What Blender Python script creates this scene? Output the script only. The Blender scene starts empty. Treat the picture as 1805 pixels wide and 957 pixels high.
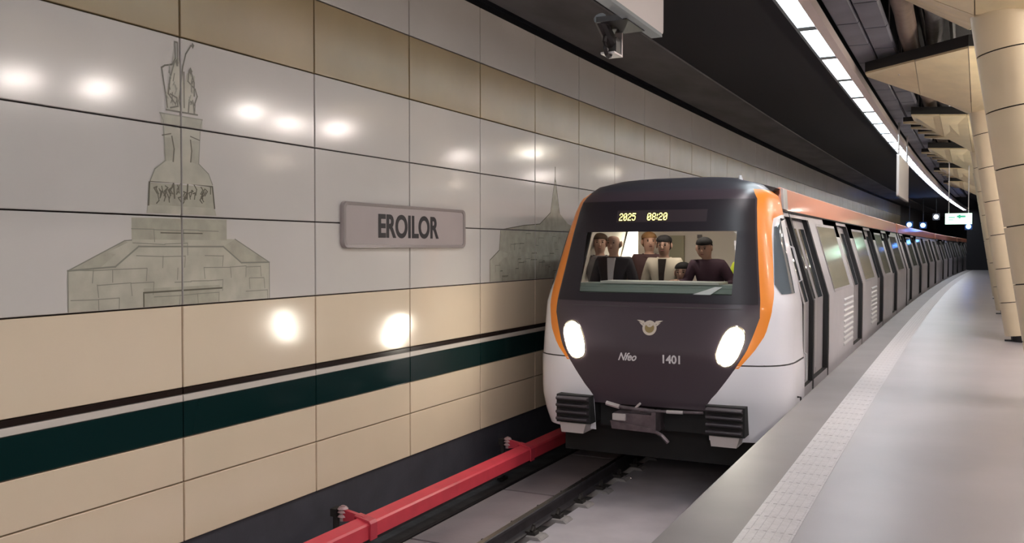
import bpy, bmesh, math, random
from mathutils import Vector, Matrix

C = bpy.context.scene.collection
SC = bpy.context.scene
random.seed(5)
PI = math.pi

# ------------------------------------------------------------------ camera, world, exposure
R = 1215.98            # radius of the curved track (metres); centre lies to the right of the camera
YAW, PITCH = 0.45292, 0.02599
cam_d = bpy.data.cameras.new('camera')
cam_d.sensor_width = 36.0
cam_d.lens = 1600.0 / 1805.0 * 36.0
cam_d.clip_start = 0.05
cam_d.clip_end = 400
cam = bpy.data.objects.new('camera', cam_d)
C.objects.link(cam)
cam.location = (0, 0, 1.65)
cam.rotation_euler = (PI / 2 - PITCH, 0, YAW)
SC.camera = cam

world = bpy.data.worlds.new('world')
SC.world = world
world.use_nodes = True
world.node_tree.nodes['Background'].inputs[0].default_value = (0.9, 0.86, 0.88, 1)
world.node_tree.nodes['Background'].inputs[1].default_value = 0.05
SC.view_settings.view_transform = 'Standard'
SC.view_settings.look = 'None'
SC.view_settings.gamma = 1
SC.view_settings.use_curve_mapping = False
SC.view_settings.exposure = 2.45

STRIP_EMIT = 4.0      # the luminous strip over the platform edge
LUM_EMIT = 50.0        # luminaires over the platform, added fill lamps behind the camera included
UP_EMIT = 80.0         # unseen lamps added to brighten the ceiling funnels from below
HEAD_EMIT = 13.0       # train headlights


# ------------------------------------------------------------------ materials
def mat(name, col, rough=0.5, metal=0.0, spec=0.5, coat=0.0, nscale=0.0, namt=0.0, bump=0.0, bscale=60.0, emit=None, estr=0.0, stretch=None):
    m = bpy.data.materials.new(name)
    m.use_nodes = True
    nt = m.node_tree
    b = nt.nodes['Principled BSDF']
    b.inputs['Base Color'].default_value = (*col, 1)
    b.inputs['Roughness'].default_value = rough
    b.inputs['Metallic'].default_value = metal
    b.inputs['Specular IOR Level'].default_value = spec
    b.inputs['Coat Weight'].default_value = coat
    b.inputs['Coat Roughness'].default_value = 0.08
    if namt > 0 or bump > 0:
        tc = nt.nodes.new('ShaderNodeTexCoord')
        mp = nt.nodes.new('ShaderNodeMapping')
        if name.startswith('panel_'):
            nt.links.new(nt.nodes.new('ShaderNodeNewGeometry').outputs['Position'], mp.inputs[0])
        else:
            nt.links.new(tc.outputs['Object'], mp.inputs[0])
        if stretch:
            mp.inputs['Scale'].default_value = stretch
    if namt > 0:
        n = nt.nodes.new('ShaderNodeTexNoise')
        n.inputs['Scale'].default_value = nscale
        n.inputs['Detail'].default_value = 5
        r = nt.nodes.new('ShaderNodeMapRange')
        r.inputs[1].default_value = 0.3
        r.inputs[2].default_value = 0.7
        r.inputs[3].default_value = 1 - namt
        r.inputs[4].default_value = 1 + namt * 0.6
        mx = nt.nodes.new('ShaderNodeMix')
        mx.data_type = 'RGBA'
        mx.blend_type = 'MULTIPLY'
        mx.inputs[0].default_value = 1
        mx.inputs[6].default_value = (*col, 1)
        nt.links.new(mp.outputs[0], n.inputs['Vector'])
        nt.links.new(n.outputs[0], r.inputs[0])
        nt.links.new(r.outputs[0], mx.inputs[7])
        nt.links.new(mx.outputs[2], b.inputs['Base Color'])
    if bump > 0:
        n2 = nt.nodes.new('ShaderNodeTexNoise')
        n2.inputs['Scale'].default_value = bscale
        n2.inputs['Detail'].default_value = 4
        bp = nt.nodes.new('ShaderNodeBump')
        bp.inputs['Strength'].default_value = bump
        bp.inputs['Distance'].default_value = 0.01
        nt.links.new(mp.outputs[0], n2.inputs['Vector'])
        nt.links.new(n2.outputs[0], bp.inputs['Height'])
        nt.links.new(bp.outputs[0], b.inputs['Normal'])
    if emit:
        b.inputs['Emission Color'].default_value = (*emit, 1)
        b.inputs['Emission Strength'].default_value = estr
    return m


def glass_mat(name, tint, refl=0.5):
    m = bpy.data.materials.new(name)
    m.use_nodes = True
    nt = m.node_tree
    nt.nodes.remove(nt.nodes['Principled BSDF'])
    tr = nt.nodes.new('ShaderNodeBsdfTransparent')
    tr.inputs[0].default_value = (*tint, 1)
    gl = nt.nodes.new('ShaderNodeBsdfGlossy')
    gl.inputs['Roughness'].default_value = 0.02
    fr = nt.nodes.new('ShaderNodeFresnel')
    fr.inputs[0].default_value = 1.5
    mu = nt.nodes.new('ShaderNodeMath')
    mu.operation = 'MULTIPLY'
    mu.inputs[1].default_value = refl
    mx = nt.nodes.new('ShaderNodeMixShader')
    nt.links.new(fr.outputs[0], mu.inputs[0])
    nt.links.new(mu.outputs[0], mx.inputs[0])
    nt.links.new(tr.outputs[0], mx.inputs[1])
    nt.links.new(gl.outputs[0], mx.inputs[2])
    nt.links.new(mx.outputs[0], nt.nodes['Material Output'].inputs[0])
    return m


M = {}
M['panel_white'] = mat('panel_white', (0.60, 0.56, 0.52), 0.13, spec=0.6, nscale=0.8, namt=0.05, bump=0.05, bscale=1.6)
M['panel_cream'] = mat('panel_cream', (0.73, 0.60, 0.445), 0.13, spec=0.6, nscale=0.8, namt=0.05, bump=0.05, bscale=1.6)
M['panel_cream_shaded'] = mat('panel_cream_shaded', (0.36, 0.262, 0.135), 0.26, spec=0.45, nscale=1.5, namt=0.1, bump=0.04, bscale=1.6)  # upper band of the same cream, its dimmer light put into the colour
M['panel_black'] = mat('panel_black', (0.02, 0.012, 0.01), 0.15, spec=0.4)
M['panel_green'] = mat('panel_green', (0.004, 0.02, 0.02), 0.14, spec=0.4, bump=0.05, bscale=3.0)
M['panel_ivory'] = mat('panel_ivory', (0.62, 0.56, 0.5), 0.2, spec=0.5)
M['joint_dark'] = mat('joint_dark', (0.03, 0.022, 0.02), 0.8)
M['plinth'] = mat('plinth', (0.045, 0.045, 0.058), 0.6, nscale=3, namt=0.25, bump=0.2, bscale=30)
M['print_stone'] = mat('print_stone', (0.485, 0.455, 0.37), 0.2, spec=0.6, nscale=6, namt=0.15)
M['print_stone_dark'] = mat('print_stone_dark', (0.42, 0.395, 0.315), 0.2, spec=0.6, nscale=8, namt=0.15)
M['print_line'] = mat('print_line', (0.13, 0.12, 0.09), 0.25, spec=0.5)
M['print_line_soft'] = mat('print_line_soft', (0.25, 0.245, 0.2), 0.25, spec=0.5)
M['sign_grey'] = mat('sign_grey', (0.40, 0.345, 0.335), 0.35, metal=0.1, nscale=2, namt=0.05)
M['sign_rim'] = mat('sign_rim', (0.30, 0.26, 0.25), 0.35, metal=0.2)
M['sign_text'] = mat('sign_text', (0.012, 0.008, 0.01), 0.5)
M['beam_concrete'] = mat('beam_concrete', (0.135, 0.13, 0.14), 0.55, nscale=1.5, namt=0.4, bump=0.3, bscale=8, stretch=(1.0, 0.35, 1.0))
M['ceiling_black'] = mat('ceiling_black', (0.016, 0.016, 0.021), 0.85)
M['void_dark'] = mat('void_dark', (0.016, 0.016, 0.022), 0.8, nscale=2, namt=0.3)
M['soffit_tile'] = mat('soffit_tile', (0.16, 0.165, 0.21), 0.5, nscale=2, namt=0.2)
M['trough_metal'] = mat('trough_metal', (0.72, 0.62, 0.60), 0.4)
M['trough_dark'] = mat('trough_dark', (0.25, 0.29, 0.31), 0.5)
M['strip_light'] = mat('strip_light', (0.8, 0.8, 0.8), 0.5, emit=(0.83, 0.94, 1.0), estr=STRIP_EMIT)
M['strip_light_warm'] = mat('strip_light_warm', (0.8, 0.8, 0.8), 0.5, emit=(1.0, 0.93, 0.95), estr=STRIP_EMIT)
M['lum_light'] = mat('lum_light', (0.8, 0.8, 0.8), 0.5, emit=(1.0, 0.9, 0.84), estr=LUM_EMIT)
M['up_light'] = mat('up_light', (0.8, 0.8, 0.8), 0.5, emit=(1.0, 0.86, 0.68), estr=UP_EMIT)
M['spot_light'] = mat('spot_light', (0.8, 0.8, 0.8), 0.5, emit=(1.0, 0.95, 0.85), estr=22)
M['canopy_cream'] = mat('canopy_cream', (0.82, 0.70, 0.46), 0.38, nscale=3, namt=0.1, bump=0.15, bscale=2.0)
M['column_cream'] = mat('column_cream', (0.58, 0.48, 0.335), 0.42, nscale=2, namt=0.06)
M['black_metal'] = mat('black_metal', (0.012, 0.012, 0.014), 0.5)
M['duct_brown'] = mat('duct_brown', (0.22, 0.165, 0.14), 0.4, metal=0.3, nscale=6, namt=0.2)
M['duct_foil'] = mat('duct_foil', (0.3, 0.3, 0.32), 0.3, metal=0.7, nscale=8, namt=0.3, bump=0.8, bscale=7)
M['pipe_grey'] = mat('pipe_grey', (0.22, 0.2, 0.2), 0.45, metal=0.3)
M['rod_metal'] = mat('rod_metal', (0.55, 0.52, 0.52), 0.35, metal=0.5)
M['board_white'] = mat('board_white', (0.80, 0.74, 0.73), 0.4)
M['floor_granite'] = mat('floor_granite', (0.27, 0.247, 0.26), 0.33, spec=0.45, nscale=1.1, namt=0.1, bump=0.03, bscale=120)
M['floor_edge'] = mat('floor_edge', (0.17, 0.15, 0.152), 0.55, spec=0.45, nscale=1.6, namt=0.1, bump=0.03, bscale=120)
M['tactile'] = mat('tactile', (0.44, 0.42, 0.435), 0.5, nscale=14, namt=0.1, bump=0.3, bscale=45)
M['slab_side'] = mat('slab_side', (0.05, 0.048, 0.05), 0.8)
M['bed_slab'] = mat('bed_slab', (0.235, 0.2, 0.215), 0.6, nscale=1.5, namt=0.2, bump=0.2, bscale=20)
M['bed_dark'] = mat('bed_dark', (0.07, 0.07, 0.075), 0.8, nscale=4, namt=0.4, bump=0.4, bscale=15)
M['bed_light'] = mat('bed_light', (0.37, 0.34, 0.37), 0.6, nscale=2, namt=0.15, bump=0.15, bscale=30)
M['block_conc'] = mat('block_conc', (0.26, 0.24, 0.24), 0.7, nscale=10, namt=0.25)
M['rail_dark'] = mat('rail_dark', (0.035, 0.03, 0.035), 0.6, metal=0.3, nscale=10, namt=0.3)
M['rail_head'] = mat('rail_head', (0.5, 0.5, 0.5), 0.25, metal=1.0)
M['clip_dark'] = mat('clip_dark', (0.03, 0.026, 0.025), 0.6, metal=0.4)
M['red_cover'] = mat('red_cover', (0.62, 0.05, 0.075), 0.42, nscale=5, namt=0.1)
M['red_clamp'] = mat('red_clamp', (0.48, 0.04, 0.065), 0.4)
M['insulator'] = mat('insulator', (0.42, 0.27, 0.28), 0.35)
M['mask_black'] = mat('mask_black', (0.062, 0.046, 0.058), 0.28, spec=0.45)
M['mask_gloss'] = mat('mask_gloss', (0.021, 0.017, 0.023), 0.35, spec=0.4)
M['cap_grey'] = mat('cap_grey', (0.05, 0.048, 0.06), 0.35)
M['orange'] = mat('orange', (0.95, 0.30, 0.03), 0.4, coat=0.1)
M['orange_strip'] = mat('orange_strip', (0.90, 0.34, 0.20), 0.35, coat=0.2)
M['train_white'] = mat('train_white', (0.90, 0.90, 0.97), 0.25, coat=0.4)
M['silver'] = mat('silver', (0.56, 0.54, 0.57), 0.38, metal=0.15, nscale=3, namt=0.05)
M['silver_light'] = mat('silver_light', (0.66, 0.66, 0.68), 0.3, metal=0.3)
M['door_grey'] = mat('door_grey', (0.42, 0.40, 0.42), 0.38, metal=0.15)
M['rubber'] = mat('rubber', (0.012, 0.012, 0.014), 0.6)
M['dark_glass'] = mat('dark_glass', (0.05, 0.06, 0.07), 0.06, spec=0.8)
M['side_glass'] = mat('side_glass', (0.27, 0.27, 0.22), 0.1, spec=0.8, nscale=1.5, namt=0.2)
M['cab_glass'] = mat('cab_glass', (0.14, 0.17, 0.2), 0.06, spec=0.8)
M['windscreen'] = glass_mat('windscreen', (0.93, 0.95, 0.93), 0.6)
M['roof_grey'] = mat('roof_grey', (0.075, 0.07, 0.072), 0.6)
M['under_black'] = mat('under_black', (0.012, 0.012, 0.013), 0.7)
M['coupler_steel'] = mat('coupler_steel', (0.16, 0.13, 0.145), 0.4, metal=0.6, nscale=12, namt=0.3)
M['coupler_bright'] = mat('coupler_bright', (0.6, 0.55, 0.56), 0.3, metal=0.5)
M['foot_grey'] = mat('foot_grey', (0.5, 0.46, 0.46), 0.45)
M['rib_rubber'] = mat('rib_rubber', (0.055, 0.047, 0.055), 0.4)
M['headlight'] = mat('headlight', (0.9, 0.9, 0.9), 0.3, emit=(1.0, 0.93, 0.80), estr=HEAD_EMIT)
M['lamp_rim'] = mat('lamp_rim', (0.75, 0.68, 0.55), 0.2, metal=0.8)
M['led_yellow'] = mat('led_yellow', (0.5, 0.5, 0.05), 0.5, emit=(1.0, 0.92, 0.22), estr=0.9)
M['display_dark'] = mat('display_dark', (0.05, 0.038, 0.045), 0.3)
M['white_print'] = mat('white_print', (0.75, 0.72, 0.74), 0.5)
M['emblem_cream'] = mat('emblem_cream', (0.62, 0.55, 0.48), 0.4)
M['emblem_gold'] = mat('emblem_gold', (0.3, 0.22, 0.09), 0.4)
M['cab_beige'] = mat('cab_beige', (0.62, 0.55, 0.48), 0.6)
M['cab_ceiling'] = mat('cab_ceiling', (0.6, 0.57, 0.54), 0.6)
M['cab_floor'] = mat('cab_floor', (0.1, 0.1, 0.1), 0.7)
M['dash_green'] = mat('dash_green', (0.20, 0.25, 0.23), 0.5)
M['dash_top'] = mat('dash_top', (0.5, 0.52, 0.49), 0.4)
M['cab_lamp'] = mat('cab_lamp', (0.9, 0.9, 0.9), 0.5, emit=(1.0, 0.92, 0.82), estr=2.2)
M['saloon_lamp'] = mat('saloon_lamp', (0.9, 0.9, 0.9), 0.5, emit=(1.0, 0.96, 0.85), estr=10.0)
M['saloon_wall'] = mat('saloon_wall', (0.85, 0.82, 0.72), 0.6)
M['exit_green'] = mat('exit_green', (0.5, 0.6, 0.5), 0.4, emit=(0.62, 1.0, 0.78), estr=0.45)
M['exit_mark'] = mat('exit_mark', (0.05, 0.25, 0.15), 0.4, emit=(0.05, 0.5, 0.3), estr=0.15)
M['blue_lamp'] = mat('blue_lamp', (0.2, 0.4, 0.9), 0.4, emit=(0.10, 0.30, 1.0), estr=6)
M['white_lamp'] = mat('white_lamp', (0.8, 0.85, 1.0), 0.4, emit=(0.75, 0.85, 1.0), estr=4)
M['cam_black'] = mat('cam_black', (0.02, 0.016, 0.016), 0.4)
for nm, col in dict(skin_a=(0.44, 0.27, 0.2), skin_b=(0.36, 0.22, 0.165), skin_c=(0.52, 0.31, 0.23),
                    hair_black=(0.012, 0.01, 0.01), hair_grey=(0.16, 0.135, 0.12), hair_ginger=(0.25, 0.13, 0.055), hair_brown=(0.05, 0.03, 0.02),
                    coat_dark=(0.022, 0.018, 0.022), coat_grey=(0.16, 0.145, 0.145), coat_beige=(0.5, 0.43, 0.34), coat_plum=(0.06, 0.032, 0.045),
                    coat_check=(0.09, 0.05, 0.05), vest_yellow=(0.5, 0.58, 0.05), shirt_light=(0.42, 0.39, 0.4), shirt_dark=(0.02, 0.014, 0.012),
                    trousers=(0.02, 0.02, 0.026), shoe=(0.012, 0.011, 0.011), eye=(0.015, 0.012, 0.012), lip=(0.24, 0.1, 0.085), seat_blue=(0.03, 0.035, 0.06), paper=(0.8, 0.82, 0.85), wall_olive=(0.34, 0.31, 0.22)).items():
    M[nm] = mat(nm, col, 0.75, spec=0.15)


# ------------------------------------------------------------------ helpers
def W(x, y, z):
    """track frame (x right of the camera's track line, y along the curved track, z up from the platform floor) -> world"""
    t = y / R
    return Vector((R - (R - x) * math.cos(t), (R - x) * math.sin(t), z))


def head(y):
    return -y / R


class MB:
    """collects faces of one mesh"""
    def __init__(s):
        s.v, s.f, s.m = [], [], []

    def poly(s, pts, mi=0):
        n = len(s.v)
        s.v += [tuple(p) for p in pts]
        s.f.append(tuple(range(n, n + len(pts))))
        s.m.append(mi)

    def box(s, x0, x1, y0, y1, z0, z1, mi=0, ny=1):
        n = len(s.v)
        ys = [y0 + (y1 - y0) * i / ny for i in range(ny + 1)]
        for y in ys:
            s.v += [(x0, y, z0), (x1, y, z0), (x1, y, z1), (x0, y, z1)]
        for i in range(ny):
            a = n + 4 * i
            for k in range(4):
                s.f.append((a + k, a + (k + 1) % 4, a + 4 + (k + 1) % 4, a + 4 + k))
                s.m.append(mi)
        s.f.append((n + 3, n + 2, n + 1, n)); s.m.append(mi)
        e = n + 4 * ny
        s.f.append((e, e + 1, e + 2, e + 3)); s.m.append(mi)

    def sweep(s, prof, y0, y1, mi=0, ny=1, closed=True, caps=True):
        """prof: list of (x, z) swept along y"""
        n = len(s.v); k = len(prof)
        for i in range(ny + 1):
            y = y0 + (y1 - y0) * i / ny
            s.v += [(x, y, z) for x, z in prof]
        for i in range(ny):
            for j in range(k if closed else k - 1):
                a = n + i * k + j; b = n + i * k + (j + 1) % k
                s.f.append((a, b, b + k, a + k)); s.m.append(mi)
        if closed and caps:
            s.f.append(tuple(range(n + k - 1, n - 1, -1))); s.m.append(mi)
            s.f.append(tuple(range(n + ny * k, n + ny * k + k))); s.m.append(mi)

    def prism(s, pts, d, mi=0):
        """polygon pts (3d) extruded by vector d"""
        d = Vector(d); n = len(s.v); k = len(pts)
        s.v += [tuple(p) for p in pts] + [tuple(Vector(p) + d) for p in pts]
        s.f.append(tuple(range(n + k - 1, n - 1, -1))); s.m.append(mi)
        s.f.append(tuple(range(n + k, n + 2 * k))); s.m.append(mi)
        for j in range(k):
            a, b = n + j, n + (j + 1) % k
            s.f.append((a, b, b + k, a + k)); s.m.append(mi)

    def tube(s, path, r, seg=10, mi=0, caps=True):
        n = len(s.v); P = [Vector(p) for p in path]
        rr = r if isinstance(r, (list, tuple)) else [r] * len(P)
        for i, p in enumerate(P):
            d = (P[min(i + 1, len(P) - 1)] - P[max(i - 1, 0)]).normalized()
            u = d.orthogonal() if abs(d.z) > 0.95 else d.cross(Vector((0, 0, 1)))
            u.normalize(); w = d.cross(u)
            for k in range(seg):
                a = 2 * PI * k / seg
                s.v.append(tuple(p + u * math.cos(a) * rr[i] + w * math.sin(a) * rr[i]))
        for i in range(len(P) - 1):
            for k in range(seg):
                a = n + i * seg + k; b = n + i * seg + (k + 1) % seg
                s.f.append((a, b, b + seg, a + seg)); s.m.append(mi)
        if caps:
            s.f.append(tuple(range(n + seg - 1, n - 1, -1))); s.m.append(mi)
            e = n + (len(P) - 1) * seg
            s.f.append(tuple(range(e, e + seg))); s.m.append(mi)

    def ball(s, c, r, seg=12, rings=8, mi=0, z0=-1.0):
        """ellipsoid, r = (rx, ry, rz); z0 cuts it (-1 whole)"""
        n = len(s.v); c = Vector(c)
        a0 = math.asin(max(-1, z0))
        for i in range(rings + 1):
            a = a0 + (PI / 2 - a0) * i / rings
            for k in range(seg):
                b = 2 * PI * k / seg
                s.v.append((c.x + r[0] * math.cos(a) * math.cos(b), c.y + r[1] * math.cos(a) * math.sin(b), c.z + r[2] * math.sin(a)))
        for i in range(rings):
            for k in range(seg):
                a = n + i * seg + k; b = n + i * seg + (k + 1) % seg
                s.f.append((a, b, b + seg, a + seg)); s.m.append(mi)

    def grid(s, rows, mi=0, flip=False):
        n = len(s.v); k = len(rows[0])
        for r in rows:
            s.v += [tuple(p) for p in r]
        for i in range(len(rows) - 1):
            for j in range(k - 1):
                a = n + i * k + j
                q = (a, a + 1, a + k + 1, a + k)
                s.f.append(q[::-1] if flip else q); s.m.append(mi)

    def mesh(s, name, mats, bend=False, smooth=False, off=None, merge=False):
        me = bpy.data.meshes.new(name)
        v = [W(*p) for p in s.v] if bend else [Vector(p) for p in s.v]
        if off is not None:
            v = [p - off for p in v]
        me.from_pydata([tuple(p) for p in v], [], s.f)
        for m in (mats if isinstance(mats, (list, tuple)) else [mats]):
            me.materials.append(M[m])
        me.polygons.foreach_set('material_index', s.m)
        bm = bmesh.new(); bm.from_mesh(me)
        if merge:
            bmesh.ops.remove_doubles(bm, verts=bm.verts, dist=1e-5)
        bmesh.ops.recalc_face_normals(bm, faces=bm.faces)
        bm.to_mesh(me); bm.free()
        if smooth:
            me.polygons.foreach_set('use_smooth', [True] * len(me.polygons))
            try:
                me.set_sharp_from_angle(angle=math.radians(40))
            except Exception:
                pass
        me.update()
        return me

    def build(s, name, mats, parent=None, bend=False, smooth=False, merge=False):
        return link(name, s.mesh(name, mats, bend, smooth, merge=merge), parent)


def link(name, data, parent=None, loc=None, rz=None):
    o = bpy.data.objects.new(name, data)
    C.objects.link(o)
    if parent: o.parent = parent
    if loc is not None: o.location = loc
    if rz is not None: o.rotation_euler = (0, 0, rz)
    return o


def tag(o, label, cat, group=None):
    o['label'] = label; o['category'] = cat
    if group: o['group'] = group
    return o


def struct(o):
    o['kind'] = 'structure'
    return o


def thing(name, label, cat, x, y, z, group=None):
    o = link(name, None, None, W(x, y, z), head(y))
    o.empty_display_size = 0.2
    return tag(o, label, cat, group)


def text_mesh(name, body, size, sx=1.0, bold=0.0, ext=0.002, shear=0.0):
    cu = bpy.data.curves.new(name, 'FONT')
    cu.body = body; cu.size = size; cu.offset = bold; cu.extrude = ext; cu.shear = shear
    cu.align_x = 'CENTER'; cu.align_y = 'CENTER'
    o = bpy.data.objects.new(name, cu); C.objects.link(o)
    dg = bpy.context.evaluated_depsgraph_get()
    me = bpy.data.meshes.new_from_object(o.evaluated_get(dg))
    bpy.data.objects.remove(o)
    for v in me.vertices: v.co.x *= sx
    return me


# ------------------------------------------------------------------ setting: wall with its panels
ROW = 0.666; H0 = 1.884; PW = 1.5617; PS = 5.004
WX = -5.2

wall = MB(); wall.box(WX - 0.5, WX - 0.035, -40, 95.2, -1.3, 4.547, ny=60)
wall_left = struct(wall.build('wall_left', 'joint_dark', bend=True))


def wall_panel_mesh(z0, z1, m, gap=0.006, t=0.035):
    b = MB(); w = PW / 2 - gap; e = 0.004
    zz0, zz1 = z0 + gap, z1 - gap
    # bevelled front edge
    f = [(0, -w + e, zz0 + e), (0, w - e, zz0 + e), (0, w - e, zz1 - e), (0, -w + e, zz1 - e)]
    k = [(-e, -w, zz0), (-e, w, zz0), (-e, w, zz1), (-e, -w, zz1)]
    q = [(-t, -w, zz0), (-t, w, zz0), (-t, w, zz1), (-t, -w, zz1)]
    b.poly(f)
    for i in range(4):
        j = (i + 1) % 4
        b.poly([k[i], k[j], f[j], f[i]])
        b.poly([q[i], q[j], k[j], k[i]])
    return b.mesh('wall_panel', m, merge=True)


rows = [(-0.566, -0.110, 'panel_cream', 0), (-0.110, 0.226, 'panel_cream', 0), (0.226, 0.494, 'panel_green', 0), (0.494, 0.549, 'panel_ivory', 0),
        (0.549, 0.598, 'panel_black', 0), (0.598, 1.218, 'panel_cream', 0), (1.218, 1.884, 'panel_white', 0), (1.884, 2.55, 'panel_white', 0),
        (2.55, 3.216, 'panel_white', 1), (3.216, 3.882, 'panel_cream_shaded', 1), (3.882, 4.547, 'panel_white', 1)]
for (z0, z1, m, up) in rows:
    thin = z1 - z0 < 0.5
    gap = 0.0055 if not (m in ('panel_green', 'panel_ivory', 'panel_black')) else 0.0015
    me = wall_panel_mesh(z0, z1, m, gap)
    for k in range(-5, 40 if up else 7):
        y = PS + PW * (k + 0.5)
        nm = {'panel_green': 'green_stripe_panel', 'panel_ivory': 'ivory_stripe_panel', 'panel_black': 'black_stripe_panel'}.get(m, 'wall_panel')
        link(nm, me, wall_left, W(WX, y, 0), head(y))

b = MB(); b.box(WX - 0.03, WX - 0.001, -40, PS - 5 * PW - 0.01, -0.566, 4.547, ny=18)
struct(b.build('wall_left_behind', 'panel_cream', bend=True))
pl = MB(); pl.box(WX - 0.4, WX - 0.03, -40, 95.2, -1.35, -0.572, ny=60)
struct(pl.build('baseboard_left', 'plinth', bend=True))

# ---- the two stone-monument drawings printed on the panels (thin ink film on the panel faces)
def clip_poly(pts, y0, y1, z0, z1):
    for ax, lim, sg in ((0, y0, 1), (0, y1, -1), (1, z0, 1), (1, z1, -1)):
        out = []
        for i in range(len(pts)):
            a, b = pts[i], pts[(i + 1) % len(pts)]
            ia, ib = sg * (a[ax] - lim) >= 0, sg * (b[ax] - lim) >= 0
            if ia: out.append(a)
            if ia != ib:
                t = (lim - a[ax]) / (b[ax] - a[ax])
                out.append((a[0] + t * (b[0] - a[0]), a[1] + t * (b[1] - a[1])))
        pts = out
        if len(pts) < 3: return []
    return pts


class Print:
    def __init__(s, cy):
        s.cy, s.b, s.lv = cy, MB(), 0.0

    def fill(s, pts, mi):
        s.lv += 0.00006
        for k in range(-2, 9):
            y0, y1 = PS + PW * k + 0.009, PS + PW * (k + 1) - 0.009
            for r in range(-1, 4):
                z0, z1 = H0 + ROW * r + 0.009, H0 + ROW * (r + 1) - 0.009
                q = clip_poly([(s.cy + a, b) for a, b in pts], y0, y1, z0, z1)
                if q: s.b.poly([(WX + 0.0012 + s.lv, a, b) for a, b in q], mi)

    def line(s, pts, w=0.006, mi=2):
        for (a, b), (c, d) in zip(pts[:-1], pts[1:]):
            L = math.hypot(c - a, d - b) or 1e-6
            ny, nz = -(d - b) / L * w / 2, (c - a) / L * w / 2
            ex, ez = (c - a) / L * w / 2, (d - b) / L * w / 2
            s.fill([(a + ny - ex, b + nz - ez), (c + ny + ex, d + nz + ez), (c - ny + ex, d - nz + ez), (a - ny - ex, b - nz - ez)], mi)
            s.lv -= 0.00005


PMAT = ['print_stone', 'print_stone_dark', 'print_line', 'print_line_soft']
rnd = random.Random(11)
p = Print(5.004)
# stepped base with wings
p.fill([(-0.97, 1.225), (0.95, 1.225), (0.95, 1.53), (0.55, 1.72), (0.46, 1.72), (0.46, 1.875), (-0.46, 1.865), (-0.46, 1.71), (-0.52, 1.70), (-0.97, 1.50)], 0)
p.fill([(-0.97, 1.50), (-0.52, 1.70), (-0.40, 1.66), (-0.6, 1.52)], 1)
p.fill([(0.95, 1.53), (0.55, 1.72), (0.42, 1.66), (0.62, 1.53)], 1)
p.fill([(-0.46, 1.71), (-0.46, 1.86), (0.46, 1.87), (0.46, 1.71)], 1)
p.fill([(-0.36, 1.225), (-0.36, 1.36), (0.38, 1.36), (0.38, 1.225)], 1)
for zc, hw in ((1.30, .95), (1.40, .95), (1.50, .95), (1.59, .42), (1.68, .45), (1.78, .46)):
    x = -hw
    while x < hw - 0.12:
        x2 = min(hw, x + rnd.uniform(0.14, 0.3))
        if rnd.random() < 0.75:
            p.line([(x, zc + rnd.uniform(-.006, .006)), (x2, zc + rnd.uniform(-.006, .006))], 0.006, 3)
        if rnd.random() < 0.6:
            p.line([(x2, zc), (x2 + rnd.uniform(-.01, .01), zc - 0.085)], 0.006, 3)
        x = x2
p.line([(-0.97, 1.225), (-0.97, 1.50), (-0.52, 1.70), (-0.46, 1.705)], 0.008, 3)
p.line([(0.95, 1.225), (0.95, 1.53), (0.55, 1.72)], 0.008, 3)
p.line([(-0.97, 1.50), (-0.6, 1.52), (-0.40, 1.66), (0.42, 1.66), (0.62, 1.53), (0.95, 1.53)], 0.012, 3)
p.line([(-0.36, 1.225), (-0.36, 1.33), (0.4, 1.335)], 0.012, 2)
p.line([(-0.2, 1.76), (0.2, 1.76)], 0.008, 2)
# frieze with relief figures
p.fill([(-0.33, 1.90), (0.35, 1.90), (0.33, 1.97), (-0.31, 1.97)], 0)
p.fill([(-0.31, 1.96), (0.33, 1.96), (0.31, 2.12), (-0.29, 2.12)], 1)
for i in range(34):
    x = rnd.uniform(-0.28, 0.3); z = rnd.uniform(1.97, 2.07)
    p.line([(x, z), (x + rnd.uniform(-.03, .03), z + rnd.uniform(.02, .05)), (x + rnd.uniform(-.03, .03), z + rnd.uniform(.04, .08))], 0.009, 2)
p.line([(-0.31, 1.96), (-0.30, 2.12)], 0.014, 2); p.line([(0.33, 1.96), (0.31, 2.12)], 0.014, 2)
p.line([(-0.29, 2.13), (-0.08, 2.135)], 0.012, 2); p.line([(0.1, 2.135), (0.31, 2.125)], 0.012, 2)
p.line([(-0.08, 2.15), (-0.07, 2.02)], 0.014, 2); p.line([(0.06, 2.15), (0.05, 2.02)], 0.014, 2); p.line([(-0.08, 2.155), (0.1, 2.15)], 0.014, 2)
# tapering shaft
p.fill([(-0.29, 2.13), (0.31, 2.13), (0.27, 2.22), (0.17, 2.29), (0.19, 2.58), (0.2, 2.62), (-0.18, 2.62), (-0.17, 2.58), (-0.15, 2.29), (-0.25, 2.22)], 0)
p.fill([(-0.19, 2.56), (0.21, 2.56), (0.21, 2.63), (-0.19, 2.63)], 1)
p.fill([(-0.16, 2.28), (-0.07, 2.3), (-0.08, 2.46), (-0.16, 2.46)], 1)
p.fill([(0.17, 2.28), (0.09, 2.3), (0.1, 2.46), (0.18, 2.46)], 1)
p.line([(-0.29, 2.14), (-0.25, 2.22), (-0.15, 2.29), (-0.17, 2.58), (-0.2, 2.63)], 0.008, 3)
p.line([(0.31, 2.14), (0.27, 2.22), (0.17, 2.29), (0.19, 2.58), (0.21, 2.63)], 0.008, 3)
p.line([(-0.09, 2.47), (-0.07, 2.38), (-0.08, 2.29)], 0.012, 2); p.line([(0.09, 2.46), (0.1, 2.38), (0.09, 2.3)], 0.012, 2)
p.line([(-0.18, 2.47), (-0.1, 2.49)], 0.008, 2); p.line([(0.09, 2.49), (0.18, 2.47)], 0.008, 2)
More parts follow.
